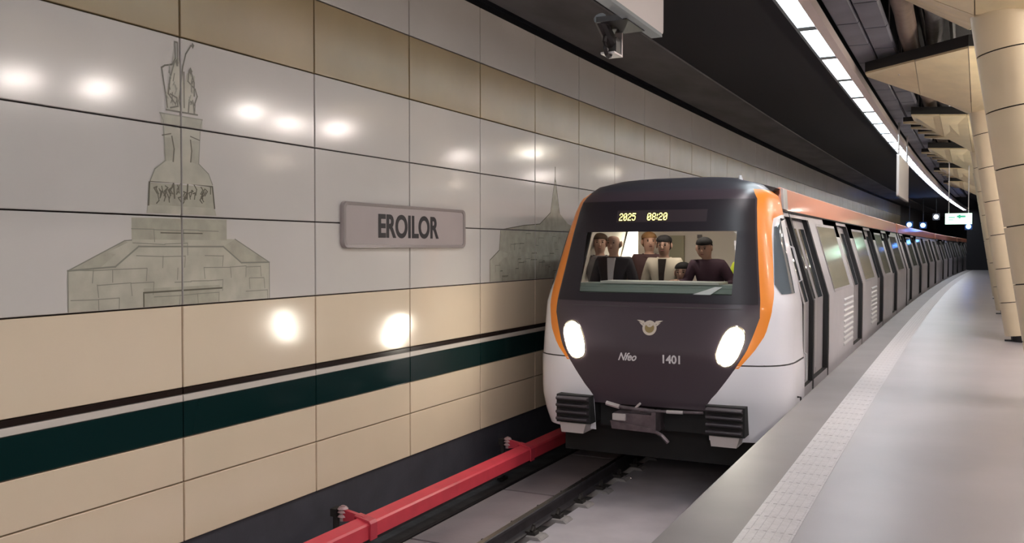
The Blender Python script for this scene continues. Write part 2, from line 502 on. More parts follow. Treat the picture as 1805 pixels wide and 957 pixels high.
p.line([(-0.2, 2.63), (0.21, 2.63)], 0.009, 3); p.line([(-0.18, 2.55), (0.2, 2.55)], 0.006, 3)
# group of statues
p.fill([(-0.14, 2.66), (0.15, 2.66), (0.12, 2.78), (0.14, 2.95), (0.06, 2.96), (0.03, 2.86), (-0.02, 3.06), (-0.07, 3.06), (-0.1, 2.9), (-0.14, 2.78)], 0)
for pl_ in ([(-0.18, 2.96), (-0.15, 2.98), (-0.08, 3.0), (-0.05, 3.05), (-0.055, 3.17), (-0.03, 3.17), (-0.03, 3.0)],
            [(-0.18, 2.96), (-0.16, 2.85), (-0.14, 2.75), (-0.13, 2.68)], [(-0.06, 3.02), (-0.1, 2.9), (-0.12, 2.78), (-0.06, 2.72)],
            [(0.02, 3.0), (0.05, 3.1), (0.1, 3.17), (0.12, 3.18)], [(0.02, 3.0), (0.0, 2.86), (-0.02, 2.74), (0.0, 2.68)],
            [(0.08, 2.97), (0.07, 2.9), (0.14, 2.85), (0.16, 2.8), (0.13, 2.73), (0.08, 2.76), (0.07, 2.66)], [(0.1, 2.98), (0.13, 2.9), (0.13, 2.8)],
            [(-0.1, 2.78), (-0.04, 2.76), (-0.03, 2.7), (-0.1, 2.68)], [(0.12, 2.75), (0.13, 2.66)], [(-0.14, 2.66), (0.16, 2.66)], [(0.03, 2.96), (0.03, 2.7)]):
    p.line(pl_, 0.012, 2)
for i in range(26):
    x = rnd.choice((-.1, -.06, .08, .11)) + rnd.uniform(-.025, .025); z = rnd.uniform(2.68, 2.95)
    p.line([(x, z), (x + rnd.uniform(-.02, .02), z + rnd.uniform(.02, .06))], 0.008, 2 if rnd.random() < .5 else 3)
p.fill([(-.055, 3.03), (-.035, 3.05), (-.02, 3.02), (-.04, 2.99)], 2)
p.fill([(0.075, 2.98), (0.095, 3.01), (0.115, 2.98), (0.095, 2.95)], 2)
p.fill([(0.105, 3.17), (0.115, 3.2), (0.135, 3.18), (0.12, 3.15)], 2)
o = p.b.build('monument_print', PMAT, wall_left, bend=True)
o['label'] = 'line drawing of a stepped stone monument with statues on top'
# second drawing, partly behind the train: broad steps and a slim spire
p = Print(11.9)
p.fill([(-1.97, 1.23), (1.9, 1.23), (1.9, 1.5), (1.5, 1.62), (1.2, 1.62), (0.9, 1.95), (0.5, 2.0), (0.18, 2.15), (0.05, 2.62), (0.0, 2.62), (-0.14, 2.15), (-0.5, 1.98), (-1.0, 1.95), (-1.68, 1.88), (-1.72, 1.62), (-1.97, 1.50)], 1)
p.fill([(-1.97, 1.23), (-1.97, 1.50), (-1.72, 1.62), (-1.3, 1.55), (-1.2, 1.23)], 0)
p.fill([(-0.14, 2.15), (0.18, 2.15), (0.04, 2.6), (0.01, 2.6)], 1)
for i in range(60):
    x = rnd.uniform(-1.9, 1.6); z = rnd.uniform(1.25, 1.6 if x < -1.6 else 1.85)
    p.line([(x, z), (x + rnd.uniform(0.05, 0.2), z)], 0.008, 3 if rnd.random() < .6 else 2)
    p.line([(x, z), (x, z - 0.08)], 0.008, 3)
p.line([(-1.97, 1.23), (-1.97, 1.50), (-1.72, 1.62), (-1.68, 1.88), (-1.0, 1.95), (-0.5, 1.98), (-0.14, 2.15), (0.02, 2.68)], 0.01, 2)
p.line([(0.02, 2.6), (0.02, 2.8)], 0.02, 2); p.line([(0.18, 2.15), (0.03, 2.62)], 0.012, 2)
o = p.b.build('monument_print', PMAT, wall_left, bend=True)
o['label'] = 'line drawing of a broad stone building with a slim spire'

# ------------------------------------------------------------------ setting: ceiling over the track, beam, platform, track bed
b = MB(); b.box(-5.118, -4.02, -40, 95.2, 4.63, 5.2, ny=60)
struct(b.build('trim_1', 'beam_concrete', bend=True))
b = MB(); b.box(-6.2, WX - 0.06, -40, 95.2, 4.66, 5.2, ny=60)
struct(b.build('trim_2', 'void_dark', bend=True))
b = MB(); b.box(-4.02, -2.03, -40, 95, 4.66, 6.1, ny=64)
struct(b.build('ceiling', 'ceiling_black', bend=True))
b = MB(); b.box(-2.03, 12.0, -40, 95, 6.0, 6.2, ny=64)
struct(b.build('ceiling_upper', 'void_dark', bend=True))
b = MB(); b.box(12.0, 12.4, -40, 95, -1.3, 6.2, ny=64)
struct(b.build('wall_right', 'plinth', bend=True))
b = MB(); b.box(-6.2, 12.4, 95, 95.4, -1.4, 6.2)
struct(b.build('wall_back', 'ceiling_black', bend=True))
b = MB(); b.box(-1.523, 9.5, 76, 76.3, 0.0, 4.6)
struct(b.build('wall_platform_end', 'ceiling_black', bend=True))

b = MB()
b.box(-0.8124, 9.5, -40, 76, -0.18, 0.0, 0, ny=58)
b.box(-1.495, -1.1061, -40, 76, -0.18, 0.0, 1, ny=58)
b.box(-1.1061, -0.8124, -40, 76, -0.18, -0.002, 0, ny=58)
b.box(-1.2, 9.4, -40, 76, -1.3, -0.18, 2, ny=58)
floor = struct(b.build('floor', ['floor_granite', 'floor_edge', 'slab_side'], bend=True))
b = MB(); b.sweep([(-1.525, -0.17), (-1.525, -0.012), (-1.515, -0.002), (-1.495, -0.001), (-1.495, -0.17)], -40, 76, 0, ny=58)
b.build('nosing', 'floor_edge', floor, bend=True)
# tactile tiles, one by one
tm = MB()
tm.box(-0.1465, 0.1465, -0.1495, 0.1495, -0.002, 0.0015)
for i in range(6):
    x = -0.1445 + 0.289 * (i + 0.5) / 6
    tm.box(x - 0.012, x + 0.012, -0.14, 0.14, 0.0015, 0.003)
tme = tm.mesh('tactile_tile', 'tactile')
for k in range(int(60 / 0.3)):
    y = 2.5 + 0.3 * k
    link('tactile_tile', tme, floor, W(-0.9592, y, 0), head(y))

b = MB()
b.box(-5.24, -1.2, -40, 95, -1.5, -1.24, 1, ny=64)
b.box(-3.7, -2.44, -40, 95, -1.24, -1.19, 2, ny=64)
b.box(-2.20, -1.2, -40, 95, -1.24, -1.19, 2, ny=64)
bed = struct(b.build('trackbed', ['bed_slab', 'bed_dark', 'bed_light'], bend=True))
bs = MB(); bs.box(-0.39, 0.39, -0.985, 0.985, 0, 0.07)
bsm = bs.mesh('bed_plate', 'bed_slab')
for k in range(14):
    y = -2 + 2.0 * k + 0.4
    link('bed_plate', bsm, bed, W(-4.34, y, -1.24), head(y))
for x, r_, lab in ((-4.60, .025, 'thicker dark cable lying in the gutter under the red rail cover'), (-4.86, .018, 'thin dark cable lying behind the red rail cover')):
    cb = MB(); cb.tube([(x, -12 + i * 2, -1.24 + r_) for i in range(46)], r_, 6)
    tag(cb.build('cable', 'rail_dark', bend=True), lab, 'cable')

# ------------------------------------------------------------------ running rails with bearing blocks and clips
def rail(x, label):
    t = thing('running_rail', label, 'rail', x, 0, -1.0, 'running rails of the track')
    prof = [(-0.07, -0.159), (0.07, -0.159), (0.07, -0.148), (0.012, -0.128), (0.009, -0.045), (0.034, -0.034), (0.035, -0.006), (0.028, -0.001), (-0.028, -0.001), (-0.035, -0.006), (-0.034, -0.034), (-0.009, -0.045), (-0.012, -0.128), (-0.07, -0.148)]
    r = MB(); r.sweep(prof, -40, 90, ny=64)
    # bend about the rail's own offset
    r.v = [tuple(Vector(W(x + a, y, z)) - W(x, 0, 0)) for a, y, z in r.v]
    r.build('rail_web', 'rail_dark', t)
    h = MB(); h.box(-0.027, 0.027, -40, 90, -0.002, 0.0015, ny=64)
    h.v = [tuple(Vector(W(x + a, y, z)) - W(x, 0, 0)) for a, y, z in h.v]
    h.build('rail_head', 'rail_head', t)
    bk = MB(); bk.sweep([(-0.24, -0.25), (0.24, -0.25), (0.235, -0.185), (0.2, -0.16), (-0.2, -0.16), (-0.235, -0.185)], -0.095, 0.095)
    bme = bk.mesh('bearing_block', 'block_conc')
    clips = []
    for sx in (-1, 1):
        cl = MB()
        cl.box(min(sx * 0.045, sx * 0.15), max(sx * 0.045, sx * 0.15), -0.05, 0.05, -0.16, -0.125)
        cl.tube([(sx * 0.11, -0.045, -0.12), (sx * 0.11, 0.0, -0.075), (sx * 0.11, 0.045, -0.12)], 0.018, 6)
        cl.tube([(sx * 0.12, 0, -0.14), (sx * 0.12, 0, -0.06)], 0.016, 6)
        clips.append(cl.mesh('rail_clip', 'clip_dark'))
    base = W(x, 0, 0)
    for k in range(34):
        y = 1.2 + 0.62 * k
        for nm, me in (('bearing_block', bme), ('rail_clip', clips[0]), ('rail_clip', clips[1])):
            link(nm, me, t, W(x, y, 0) - base, head(y))


rail(-3.82, 'left steel running rail beside the red rail cover')
rail(-2.32, 'right steel running rail close under the platform edge')

# ------------------------------------------------------------------ red power rail cover with its brackets
RX = -4.72
t = thing('power_rail_cover', 'long red cover of the power rail running low along the wall', 'rail cover', RX, 0, -0.76)
prof = [(-0.075, -0.17), (-0.06, -0.17), (-0.055, -0.04), (0.055, -0.06), (0.06, -0.17), (0.075, -0.17), (0.075, -0.045), (0.06, -0.028), (-0.052, 0.0), (-0.075, -0.012)]
base = W(RX, 0, 0)
k = 0
for (y0, y1) in ((-8, 6.62), (6.66, 9.94), (9.98, 13.2), (13.24, 26)):
    r = MB(); r.sweep(prof, y0, y1, ny=6)
    r.v = [tuple(Vector(W(RX + a, y, z)) - base) for a, y, z in r.v]
    r.build('cover_length', 'red_cover', t)
r = MB(); r.box(-0.03, 0.03, -8, 26, -0.22, -0.10, ny=12)
r.v = [tuple(Vector(W(RX + a, y, z)) - base) for a, y, z in r.v]
r.build('conductor_rail', 'rail_dark', t)
cl = MB(); cl.sweep([(-0.095, -0.16), (-0.085, -0.16), (-0.082, 0.005), (0.065, -0.025), (0.082, -0.045), (0.082, -0.18), (0.095, -0.18), (0.095, -0.035), (0.075, -0.01), (-0.085, 0.022), (-0.095, 0.01)], -0.05, 0.05)
clm = cl.mesh('clamp', 'red_clamp')
ar = MB(); ar.sweep([(-0.24, -0.06), (0.0, -0.03), (0.02, 0.0), (-0.02, 0.015), (-0.24, 0.05)], -0.022, 0.022)
arm = ar.mesh('bracket_arm', 'red_clamp')
ins = MB()
ins.tube([(-0.245, 0, 0.08), (-0.245, 0, 0.05)], 0.018, 10)
for z in (-0.02, 0.02, 0.05):
    ins.tube([(-0.245, 0, z), (-0.245, 0, z + 0.02)], [0.05, 0.035], 12)
ins.tube([(-0.245, 0, -0.06), (-0.245, 0, 0.05)], 0.028, 12)
insm = ins.mesh('insulator', 'insulator', smooth=True)
pst = MB(); pst.tube([(-0.32, 0, -0.46), (-0.32, 0, 0.02)], 0.03, 10); pst.box(-0.36, -0.28, -0.07, 0.07, -0.46, -0.43); pst.tube([(-0.32, 0.0, 0.0), (-0.245, 0, 0.02)], 0.022, 8)
pst.box(-0.35, -0.29, -0.05, 0.05, -0.02, 0.05)
pstm = pst.mesh('post', 'clip_dark')
for y in (3.3, 6.64, 9.96, 13.22, 16.5):
    for nm, me in (('clamp', clm), ('bracket_arm', arm), ('insulator', insm), ('post', pstm)):
        link(nm, me, t, W(RX, y, 0) - base, head(y))

# ------------------------------------------------------------------ station name sign
t = thing('station_sign', 'grey metal station name sign reading EROILOR on the panelled wall', 'sign', WX, 8.092, 1.87)
def rrect(hw, hh, r, n=6):
    pts = []
    for cx, cz, a0 in ((hw - r, hh - r, 0), (-hw + r, hh - r, 90), (-hw + r, -hh + r, 180), (hw - r, -hh + r, 270)):
        for i in range(n + 1):
            a = math.radians(a0 + 90 * i / n)
            pts.append((cx + r * math.cos(a), cz + r * math.sin(a)))
    return pts
out = rrect(1.17, 0.22, 0.055); inn = rrect(1.125, 0.19, 0.04)
b = MB(); b.prism([(0.002, a, c) for a, c in out], (0.03, 0, 0)); b.build('plate', 'sign_grey', t)
b = MB(); n = len(out)
for i in range(n):
    j = (i + 1) % n
    b.poly([(0.032, *out[i]), (0.032, *out[j]), (0.044, out[j][0] * .992, out[j][1] * .98), (0.044, out[i][0] * .992, out[i][1] * .98)])
    b.poly([(0.044, out[i][0] * .992, out[i][1] * .98), (0.044, out[j][0] * .992, out[j][1] * .98), (0.040, *inn[j]), (0.040, *inn[i])])
    b.poly([(0.040, *inn[i]), (0.040, *inn[j]), (0.032, inn[j][0] * .995, inn[j][1] * .99), (0.032, inn[i][0] * .995, inn[i][1] * .99)])
b.build('rim', 'sign_rim', t)
tm_ = text_mesh('lettering', 'EROILOR', 0.345, sx=0.72, bold=0.011, ext=0.001)
tm_.materials.append(M['sign_text'])
xs = [v.co.x for v in tm_.vertices]; ys = [v.co.y for v in tm_.vertices]
for v in tm_.vertices:
    v.co.x = (v.co.x - (max(xs) + min(xs)) / 2) * 1.16 / (max(xs) - min(xs))
    v.co.y = (v.co.y - (max(ys) + min(ys)) / 2) * 0.243 / (max(ys) - min(ys))
o = link('lettering', tm_, t, (0.034, -0.01, 0.0))
o.rotation_euler = (PI / 2, 0, PI / 2)

# ------------------------------------------------------------------ luminous strip over the platform edge
t = thing('light_strip', 'long luminous ceiling strip of white panels over the platform edge', 'light', -1.85, 0, 4.62)
base = W(-1.85, 0, 0)
def rel(b, x0):
    bb = W(x0, 0, 0)
    b.v = [tuple(Vector(W(x0 + a, y, z)) - bb) for a, y, z in b.v]
fr = MB()
fr.sweep([(-0.18, -0.02), (-0.14, -0.02), (-0.14, 0.06), (-0.18, 0.06)], -40, 95.2, 0, ny=60)
fr.sweep([(-0.14, 0.05), (0.17, 0.05), (0.17, 0.2), (-0.14, 0.2)], -40, 95.2, 1, ny=60)
rel(fr, -1.85); fr.build('frame', ['trough_dark', 'trough_dark'], t)
lg = MB(); lg.sweep([(0.09, -0.03), (0.10, -0.035), (0.21, -0.02), (0.21, 0.12), (0.19, 0.12), (0.19, 0.0), (0.10, 0.0), (0.09, 0.0)], -40, 95.2, ny=60)
rel(lg, -1.85); lg.build('side_trim', 'trough_metal', t)
dm = MB(); dm.box(-0.125, 0.088, -1.0, 1.0, 0.0, 0.02)
d1 = dm.mesh('diffuser', 'strip_light'); d2 = dm.mesh('diffuser', 'strip_light_warm')
br = MB(); br.box(-0.14, 0.095, -0.115, 0.115, -0.015, 0.03)
brm = br.mesh('cross_bar', 'trough_dark')
for k in range(-25, 32):
    y = 12.82 + 2.1 * k
    link('cross_bar', brm, t, W(-1.85, y, 0) - base, head(y))
    link('diffuser', d2 if (k * 7) % 5 in (1, 2) else d1, t, W(-1.85, y + 1.05, 0) - base, head(y + 1.05))

# ------------------------------------------------------------------ luminaires out of frame: some mirrored in the wall, some behind the camera added as fill
lm = MB(); lm.box(-0.13, 0.13, -0.28, 0.28, 0.0, 0.1); lmm = lm.mesh('housing', 'trough_metal')
ld = MB(); ld.box(-0.10, 0.10, -0.25, 0.25, -0.012, 0.0); ldm = ld.mesh('diffuser', 'lum_light')
lr = MB(); lr.tube([(0, 0, 0.1), (0, 0, 1.75)], 0.012, 6); lrm = lr.mesh('rod', 'rod_metal')
for i, (x, y) in enumerate([(0.5, -3.4), (1.7, -3.0), (1.7, -6.5), (1.7, -10), (0.9, -5), (0.9, -8.5), (0.9, -12), (0.9, -16), (0.9, -21), (3.4, -30), (3.4, -24), (3.4, -18), (3.4, -14), (3.4, -10), (3.4, -6), (3.4, -2.2), (3.4, 1.4), (3.2, 4.6), (2.54, 9.23), (2.15, 10.35), (1.75, 13.4), (2.1, 14.98), (1.75, 16.1), (2.4, 22.5), (3.2, 30), (3.2, 40), (3.2, 48), (3.2, 57)]):
    f = thing('pendant_and_fill_light', 'unseen rod-hung box lamp over the platform, some of them added as fill', 'light', x, y, 4.25, 'lamps over the middle of the platform')
    link('housing', lmm, f); link('diffuser', ldm, f); link('rod', lrm, f)

# ------------------------------------------------------------------ leaning columns and the cream funnels they carry
LEAN = 0.155
ringh = 0.6
rg = MB()
for i in range(24):
    a0, a1 = 2 * PI * i / 24, 2 * PI * (i + 1) / 24
    r_ = 0.31
    lo, hi = 0.007, ringh - 0.007
    p0, p1 = (r_ * math.cos(a0), r_ * math.sin(a0)), (r_ * math.cos(a1), r_ * math.sin(a1))
    q0, q1 = (p0[0] * .96, p0[1] * .96), (p1[0] * .96, p1[1] * .96)
    rg.poly([(*p0, lo), (*p1, lo), (*p1, hi), (*p0, hi)])
    rg.poly([(*q0, lo), (*q1, lo), (*p1, lo), (*p0, lo)])
    rg.poly([(*p0, hi), (*p1, hi), (*q1, hi), (*q0, hi)])
rgm = rg.mesh('cladding_ring', 'column_cream', smooth=True, merge=True)
core = MB(); core.tube([(0, 0, 0.0), (0, 0, 4.6)], 0.285, 20)
corem = core.mesh('core', 'joint_dark')
ft = MB(); ft.tube([(0.02, 0, 0.0), (0.0, 0, 0.14)], 0.24, 16); ft.box(-0.33, 0.28, -0.06, 0.06, 0, 0.025)
ftm = ft.mesh('foot', 'black_metal')
tilt = math.atan(LEAN)
ordn = ['nearest', 'second', 'third', 'fourth', 'fifth', 'sixth']
for i, ys in enumerate((10.8, 18.3, 25.7, 33.3, 40.8, 48.3)):
    c = thing('leaning_column', '%s cream-clad round column leaning over the platform' % ordn[i], 'column', 1.02, ys, 0, 'leaning platform columns')
    c['kind'] = 'thing'
    o = link('core', corem, c); o.rotation_euler = (0, -tilt, 0)
    o.location = (-0.02, 0, 0.13)
    link('foot', ftm, c)
    ax = Vector((-math.sin(tilt), 0, math.cos(tilt)))
    for k in range(7):
        o = link('cladding_ring', rgm, c, ax * (0.13 + ringh * k)); o.rotation_euler = (0, -tilt, 0)
    # the funnel
    f = thing('ceiling_funnel', 'faceted cream ceiling funnel on the %s leaning column' % ordn[i], 'canopy', 0.42, ys, 4.05, 'cream ceiling funnels')
    T, N_, N2, T2, F2, F_ = (-1.91, -1.9, .53), (-0.35, -3.5, .5), (0.75, -3.1, .5), (1.05, -1.5, .53), (0.75, 2.8, .5), (-0.35, 2.8, .5)
    T3 = (-1.91, -1.6, .53)
    if i >= 2:
        T, T3 = (-1.5, -3.7, .53), (-1.5, -2.7, .53)
        N_ = (-0.4, -3.4, .5)
    C1, C2, C3, C4 = (-0.3, -0.2, 0), (0.3, -0.25, 0), (0.3, 0.25, 0), (-0.3, 0.2, 0)
    def lerp(a, b_, s): return tuple(a[q] + (b_[q] - a[q]) * s for q in range(3))
    def panel(pts, name='soffit_panel', m='canopy_cream'):
        cx = [sum(q[d] for q in pts) / len(pts) for d in range(3)]
        pts = [lerp(q, cx, 0.012) for q in pts]
        pb = MB(); pb.prism(pts, (0, 0, 0.03)); pb.build(name, m, f)
    s = 0.5
    A, B = lerp(T, N_, s), lerp(T, C1, s)
    mA, mB = lerp(T, N_, .52), lerp(T3, C1, .5)
    panel([T, mA, mB, T3]); panel([mA, N_, C1, mB])
    panel([N_, N2, C2, C1]); panel([N2, T2, C2]); panel([T2, F2, C3, C2]); panel([F2, F_, C4, C3])
    mC = lerp(F_, T3, .5)
    panel([F_, mC, C4]); panel([mC, T3, mB, C1, C4])
    # black edge boards standing on the rim
    for (a, b_) in ((T, mA), (mA, N_), (N_, N2), (N2, T2), (F_, mC)):
        fb = MB(); up = (0, 0, 0.16); a2, b2 = Vector(a), Vector(b_)
        nrm = Vector((-(b2 - a2).y, (b2 - a2).x, 0)).normalized() * 0.03
        fb.prism([a2 + Vector((0, 0, .032)), b2 + Vector((0, 0, .032)), b2 + nrm + Vector((0, 0, .032)), a2 + nrm + Vector((0, 0, .032))], up)
        fb.build('edge_board', 'black_metal', f)
    # downlight let into the facet next to the column
    dl = MB(); dl.tube([(0.15, -2.2, 0.36), (0.15, -2.2, 0.24)], 0.09, 16); dl.build('downlight', 'spot_light', f) if i in (2, 3) else None
    if i >= 2:
        for k in range(4):
            fx, fy = -1.5 + 0.1 * k, -2.4 + 1.1 * k
            fin = MB(); fin.prism([(fx - 0.25, fy, .52), (fx + 0.5, fy - 0.2, .50), (fx + 0.55, fy + 0.55, .48)], (0, 0, 0.05)); fin.build('fin', 'canopy_cream', f)
            fe = MB(); fe.prism([(fx - 0.25, fy, .575), (fx + 0.5, fy - 0.2, .555), (fx + 0.5, fy - 0.16, .555), (fx - 0.25, fy + 0.04, .575)], (0, 0, 0.1)); fe.build('fin_edge', 'black_metal', f)
    for hx, hy in ((-1.375, -1.95), (0.9, -1.5), (0.5, 2.0)):
        hg = MB(); hg.tube([(hx, hy, 0.45), (hx, hy, 1.95)], 0.012, 6); hg.build('hanger', 'rod_metal', f)
    u_ = thing('fill_uplight', 'unseen dish lamp added to light the funnel of the %s leaning column' % ordn[i], 'light', 2.5, ys - 3.3, 3.3, 'added dish lamps between the columns')  # added out of view to brighten the funnel undersides
    ub = MB(); ub.tube([(0, 0, 0), (0, 0, .03), (0, 0, .12)], [.1, .2, .26], 20); ub.build('dish', 'black_metal', u_)
    ub = MB(); ub.tube([(0, 0, .121), (0, 0, .128)], .23, 20); ub.build('lens', 'up_light', u_)
    ub = MB(); ub.tube([(0, 0, .12), (0, 0, 2.7)], .012, 6); ub.build('rod', 'rod_metal', u_)

# ------------------------------------------------------------------ ducts, pipes and dark tiles in the ceiling void
for r_, x in enumerate((-1.48, -1.14)):
    t = thing('soffit_raft', ('dark quilted ceiling raft right beside the luminous strip', 'dark quilted ceiling raft between the luminous strip and the ducts')[r_], 'ceiling raft', x, 0, 4.86)
    base = W(x, 0, 0)
    tl = MB(); tl.sweep([(-0.162, 0.0), (-0.14, -0.03), (0.14, -0.03), (0.162, 0.0), (0.162, 0.05), (-0.162, 0.05)], -0.73, 0.73)
    tlm = tl.mesh('soffit_tile', 'soffit_tile')
    for k in range(40):
        y = 4 + 1.5 * k + 0.4 * r_
        link('soffit_tile', tlm, t, W(x, y, 0) - base, head(y))
    hg = MB(); hg.tube([(0, 0, 0.04), (0, 0, 1.14)], 0.015, 6); hgm = hg.mesh('hanger', 'rod_metal')
    for k in range(20):
        link('hanger', hgm, t, W(x, 4.6 + 3 * k, 0) - base)
d = MB(); d.tube([(-0.77 + 0.02 * math.sin(i * .7), 2 + i * 1.0, 4.97 + 0.02 * math.sin(i * 1.3)) for i in range(60)], [0.135 + 0.01 * (i % 2) for i in range(60)], 14)
tag(d.build('round_duct', 'duct_brown', bend=True, smooth=True), 'brown round air duct running above the cream ceiling funnels', 'duct')
d = MB(); d.tube([(-0.42 + 0.03 * math.sin(i * .9), 2 + i * 0.8, 5.08 + 0.03 * math.sin(i * .5)) for i in range(70)], [0.12 + 0.02 * (i % 2) for i in range(70)], 10)
tag(d.build('flexible_duct', 'duct_foil', bend=True, smooth=True), 'crinkled silver flexible duct beside the brown duct', 'duct')
for j, (x, z, r_) in enumerate(((-0.62, 5.34, 0.035), (-0.17, 5.25, 0.05), (0.12, 5.4, 0.03))):
    d = MB(); d.tube([(x, 2 + i * 4, z) for i in range(17)], r_, 8)
    tag(d.build('pipe', 'pipe_grey', bend=True, smooth=True), ('thin grey pipe above the brown duct', 'thicker grey pipe right of the silver duct', 'thin grey pipe farthest right in the ceiling void')[j], 'pipe')

# ------------------------------------------------------------------ hanging boards along the platform edge
def board(y0, y1, z0, z1, label):
    x = -1.55
    t = thing('hanging_board', label, 'board', x, (y0 + y1) / 2, z0, 'white boards hung along the platform edge')
    L = (y1 - y0) / 2; H = z1 - z0
    b = MB(); b.prism([(-0.03, q, w_) for q, w_ in [(a, c + H / 2) for a, c in rrect(L, H / 2, 0.025)]], (0.06, 0, 0)); b.build('panel', 'board_white', t, smooth=False)
    b = MB(); b.box(-0.032, 0.032, -L + 0.03, L - 0.03, -0.02, 0.0); b.build('bottom_channel', 'trough_dark', t)
    for yy in (-L + 0.25, L - 0.25):
        r = MB(); r.tube([(0.0, yy, H), (0.0, yy, 4.83 - z0)], 0.022, 8); r.build('rod', 'rod_metal', t)
board(1.75, 5.08, 2.87, 4.3, 'large white board hanging at the top edge over the track, nearest of its kind')
board(24.9, 28.4, 2.975, 4.02, 'narrow-looking white board hung on two rods beyond the train front')

# camera hanging on a bracket under the first board
t = thing('hanging_camera', 'black monitoring camera with cables on a bracket under the near white board', 'camera', -1.70, 4.80, 2.875)
b = MB(); b.box(-0.02, 0.02, 0.02, 0.035, -0.16, 0.02); b.box(-0.06, 0.02, -0.10, 0.035, -0.165, -0.155); b.build('bracket', 'rod_metal', t)
b = MB(); b.tube([(-0.02, -0.22, 0.0), (-0.02, 0.0, -0.12)], 0.035, 10); b.box(-0.055, 0.015, -0.06, 0.018, -0.15, -0.07); b.build('body', 'cam_black', t)
b = MB(); b.tube([(-0.02, -0.09 + 0.06 * math.cos(a * PI / 6), -0.09 + 0.07 * math.sin(a * PI / 6) - 0.02) for a in range(0, 13)], 0.012, 6); b.build('cable', 'cam_black', t)
for c_ in ((-0.04, -0.06, -0.135), (-0.04, 0.0, -0.135), (-0.02, -0.20, 0.01)):
    b = MB(); b.ball(c_, (0.012, 0.012, 0.012), 8, 6); b.build('screw', 'rod_metal', t)
b = MB(); b.box(-0.03, 0.14, -0.25, 0.05, -0.03, 0.0); b.build('mount', 'cam_black', t)

# ------------------------------------------------------------------ lit direction sign, signal lamps far down the platform
t = thing('direction_sign', 'lit pale green direction sign hanging over the far platform', 'sign', -0.30, 32, 2.40)
b = MB(); b.box(-0.38, 0.38, -0.06, 0.06, 0.0, 0.34); b.build('lightbox', 'exit_green', t)
b = MB(); b.box(-0.05, 0.2, -0.066, -0.061, 0.21, 0.27); b.box(0.0, 0.06, -0.066, -0.061, 0.18, 0.30); b.box(-0.28, -0.1, -0.066, -0.061, 0.2, 0.23); b.box(-0.28, -0.14, -0.066, -0.061, 0.13, 0.15); b.build('arrow_mark', 'exit_mark', t)
for xx in (-0.28, 0.28):
    b = MB(); b.tube([(xx, 0, 0.34), (xx, 0, 2.52 if xx < 0 else 3.60)], 0.015, 6); b.build('rod', 'rod_metal', t)
for j, (x, z, m, lab) in enumerate(((-3.93, 3.06, 'blue_lamp', 'blue signal lamp above the train roof, left of the two'), (-3.17, 3.01, 'blue_lamp', 'blue signal lamp above the train roof, right of the two'),
                                    (-2.46, 3.51, 'white_lamp', 'small white lamp hanging above the far train roof'), (-0.72, 2.91, 'blue_lamp', 'small blue lamp beyond the lit direction sign'))):
    t = thing('signal_lamp', lab, 'lamp', x, 60, z, 'signal lamps at the far end')
    b = MB(); b.tube([(0, -0.05, 0), (0, -0.16, 0)], 0.13 if m == 'blue_lamp' else 0.12, 14); b.build('lens', m, t)
    b = MB(); b.box(-0.2, 0.2, -0.05, 0.1, -0.2, 0.2); b.build('housing', 'black_metal', t)
    b = MB(); b.tube([(0, 0.03, 0.2), (0, 0.03, (4.66 if x < -2 else 4.83) - z)], 0.02, 6); b.build('rod', 'black_metal', t)

# ------------------------------------------------------------------ the train
TC = -3.08
SX = 5.0
UH = [(-.45, 1.42), (-.3, 1.47), (-.1, 1.5), (.38, 1.5), (.42, 1.48), (1.0, 1.47), (2.1, 1.21), (2.25, 1.17), (2.4, .98), (2.47, .72)]
SCN = [(-.45, 9.8), (0, 9.7), (.5, 9.68), (1.0, 9.78), (1.13, 9.82), (1.84, 10.05), (2.1, 10.16), (2.25, 10.27), (2.4, 10.45), (2.47, 10.65)]
SSD = [(-.45, 10.84), (1.0, 10.84), (2.1, 11.0), (2.47, 11.05)]
INN = [(.36, .955), (.54, 1.065), (.72, 1.13), (.9, 1.185), (1.08, 1.18), (1.44, 1.135), (1.88, 1.085), (2.2, 1.05), (2.32, 0.98)]
OUT = [(.36, .99), (.54, 1.14), (.72, 1.245), (.95, 1.295), (1.13, 1.305), (1.44, 1.27), (1.815, 1.22), (2.1, 1.205)]
WBK = [(-.45, .66), (-.085, .655), (-.02, .665), (.07, .75), (.24, .875), (.36, .955), (.4, .99)]


def it(t, h):
    if h <= t[0][0]: return t[0][1]
    for (a, b), (c, d) in zip(t[:-1], t[1:]):
        if h <= c: return b + (d - b) * (h - a) / (c - a)
    return t[-1][1]


def tpar(u, h):
    w = min(1.0, abs(u) / it(UH, h))
    return math.copysign(math.asin(w ** (SX / 2)) * 2 / PI, u)


def Sf(t, h):
    U, sc, ss = it(UH, h), it(SCN, h), it(SSD, h)
    ph = abs(t) * PI / 2
    u = U * math.copysign(math.sin(ph) ** (2 / SX), t)
    y = ss - (ss - sc) * max(math.cos(ph), 0) ** (2 / SX)
    return Vector((u, y, h))


def Suh(u, h, off=0.0):
    """point of the front at lateral u (right +) and height h, moved outward by off"""
    t = tpar(u, h)
    return Sp(t, h, off)


def Sp(t, h, off=0.0):
    p_ = Sf(t, h)
    if off:
        e = 0.01
        ta, tb = max(-1, t - e), min(1, t + e)
        a = Sf(tb, h) - Sf(ta, h); b = Sf(t, min(2.46, h + e)) - Sf(t, max(-.44, h - e))
        n = a.cross(b)
        if n.length > 0:
            n.normalize()
            p_ = p_ + n * off
    return p_


Y1 = 29.15
car = thing('metro_car', 'front metro car with black cab, orange arch and lit headlights', 'train', TC, 9.7, -1.0, 'cars of the metro train')
cb0 = W(TC, 9.7, -1.0); crot = Matrix.Rotation(-head(9.7), 3, 'Z')


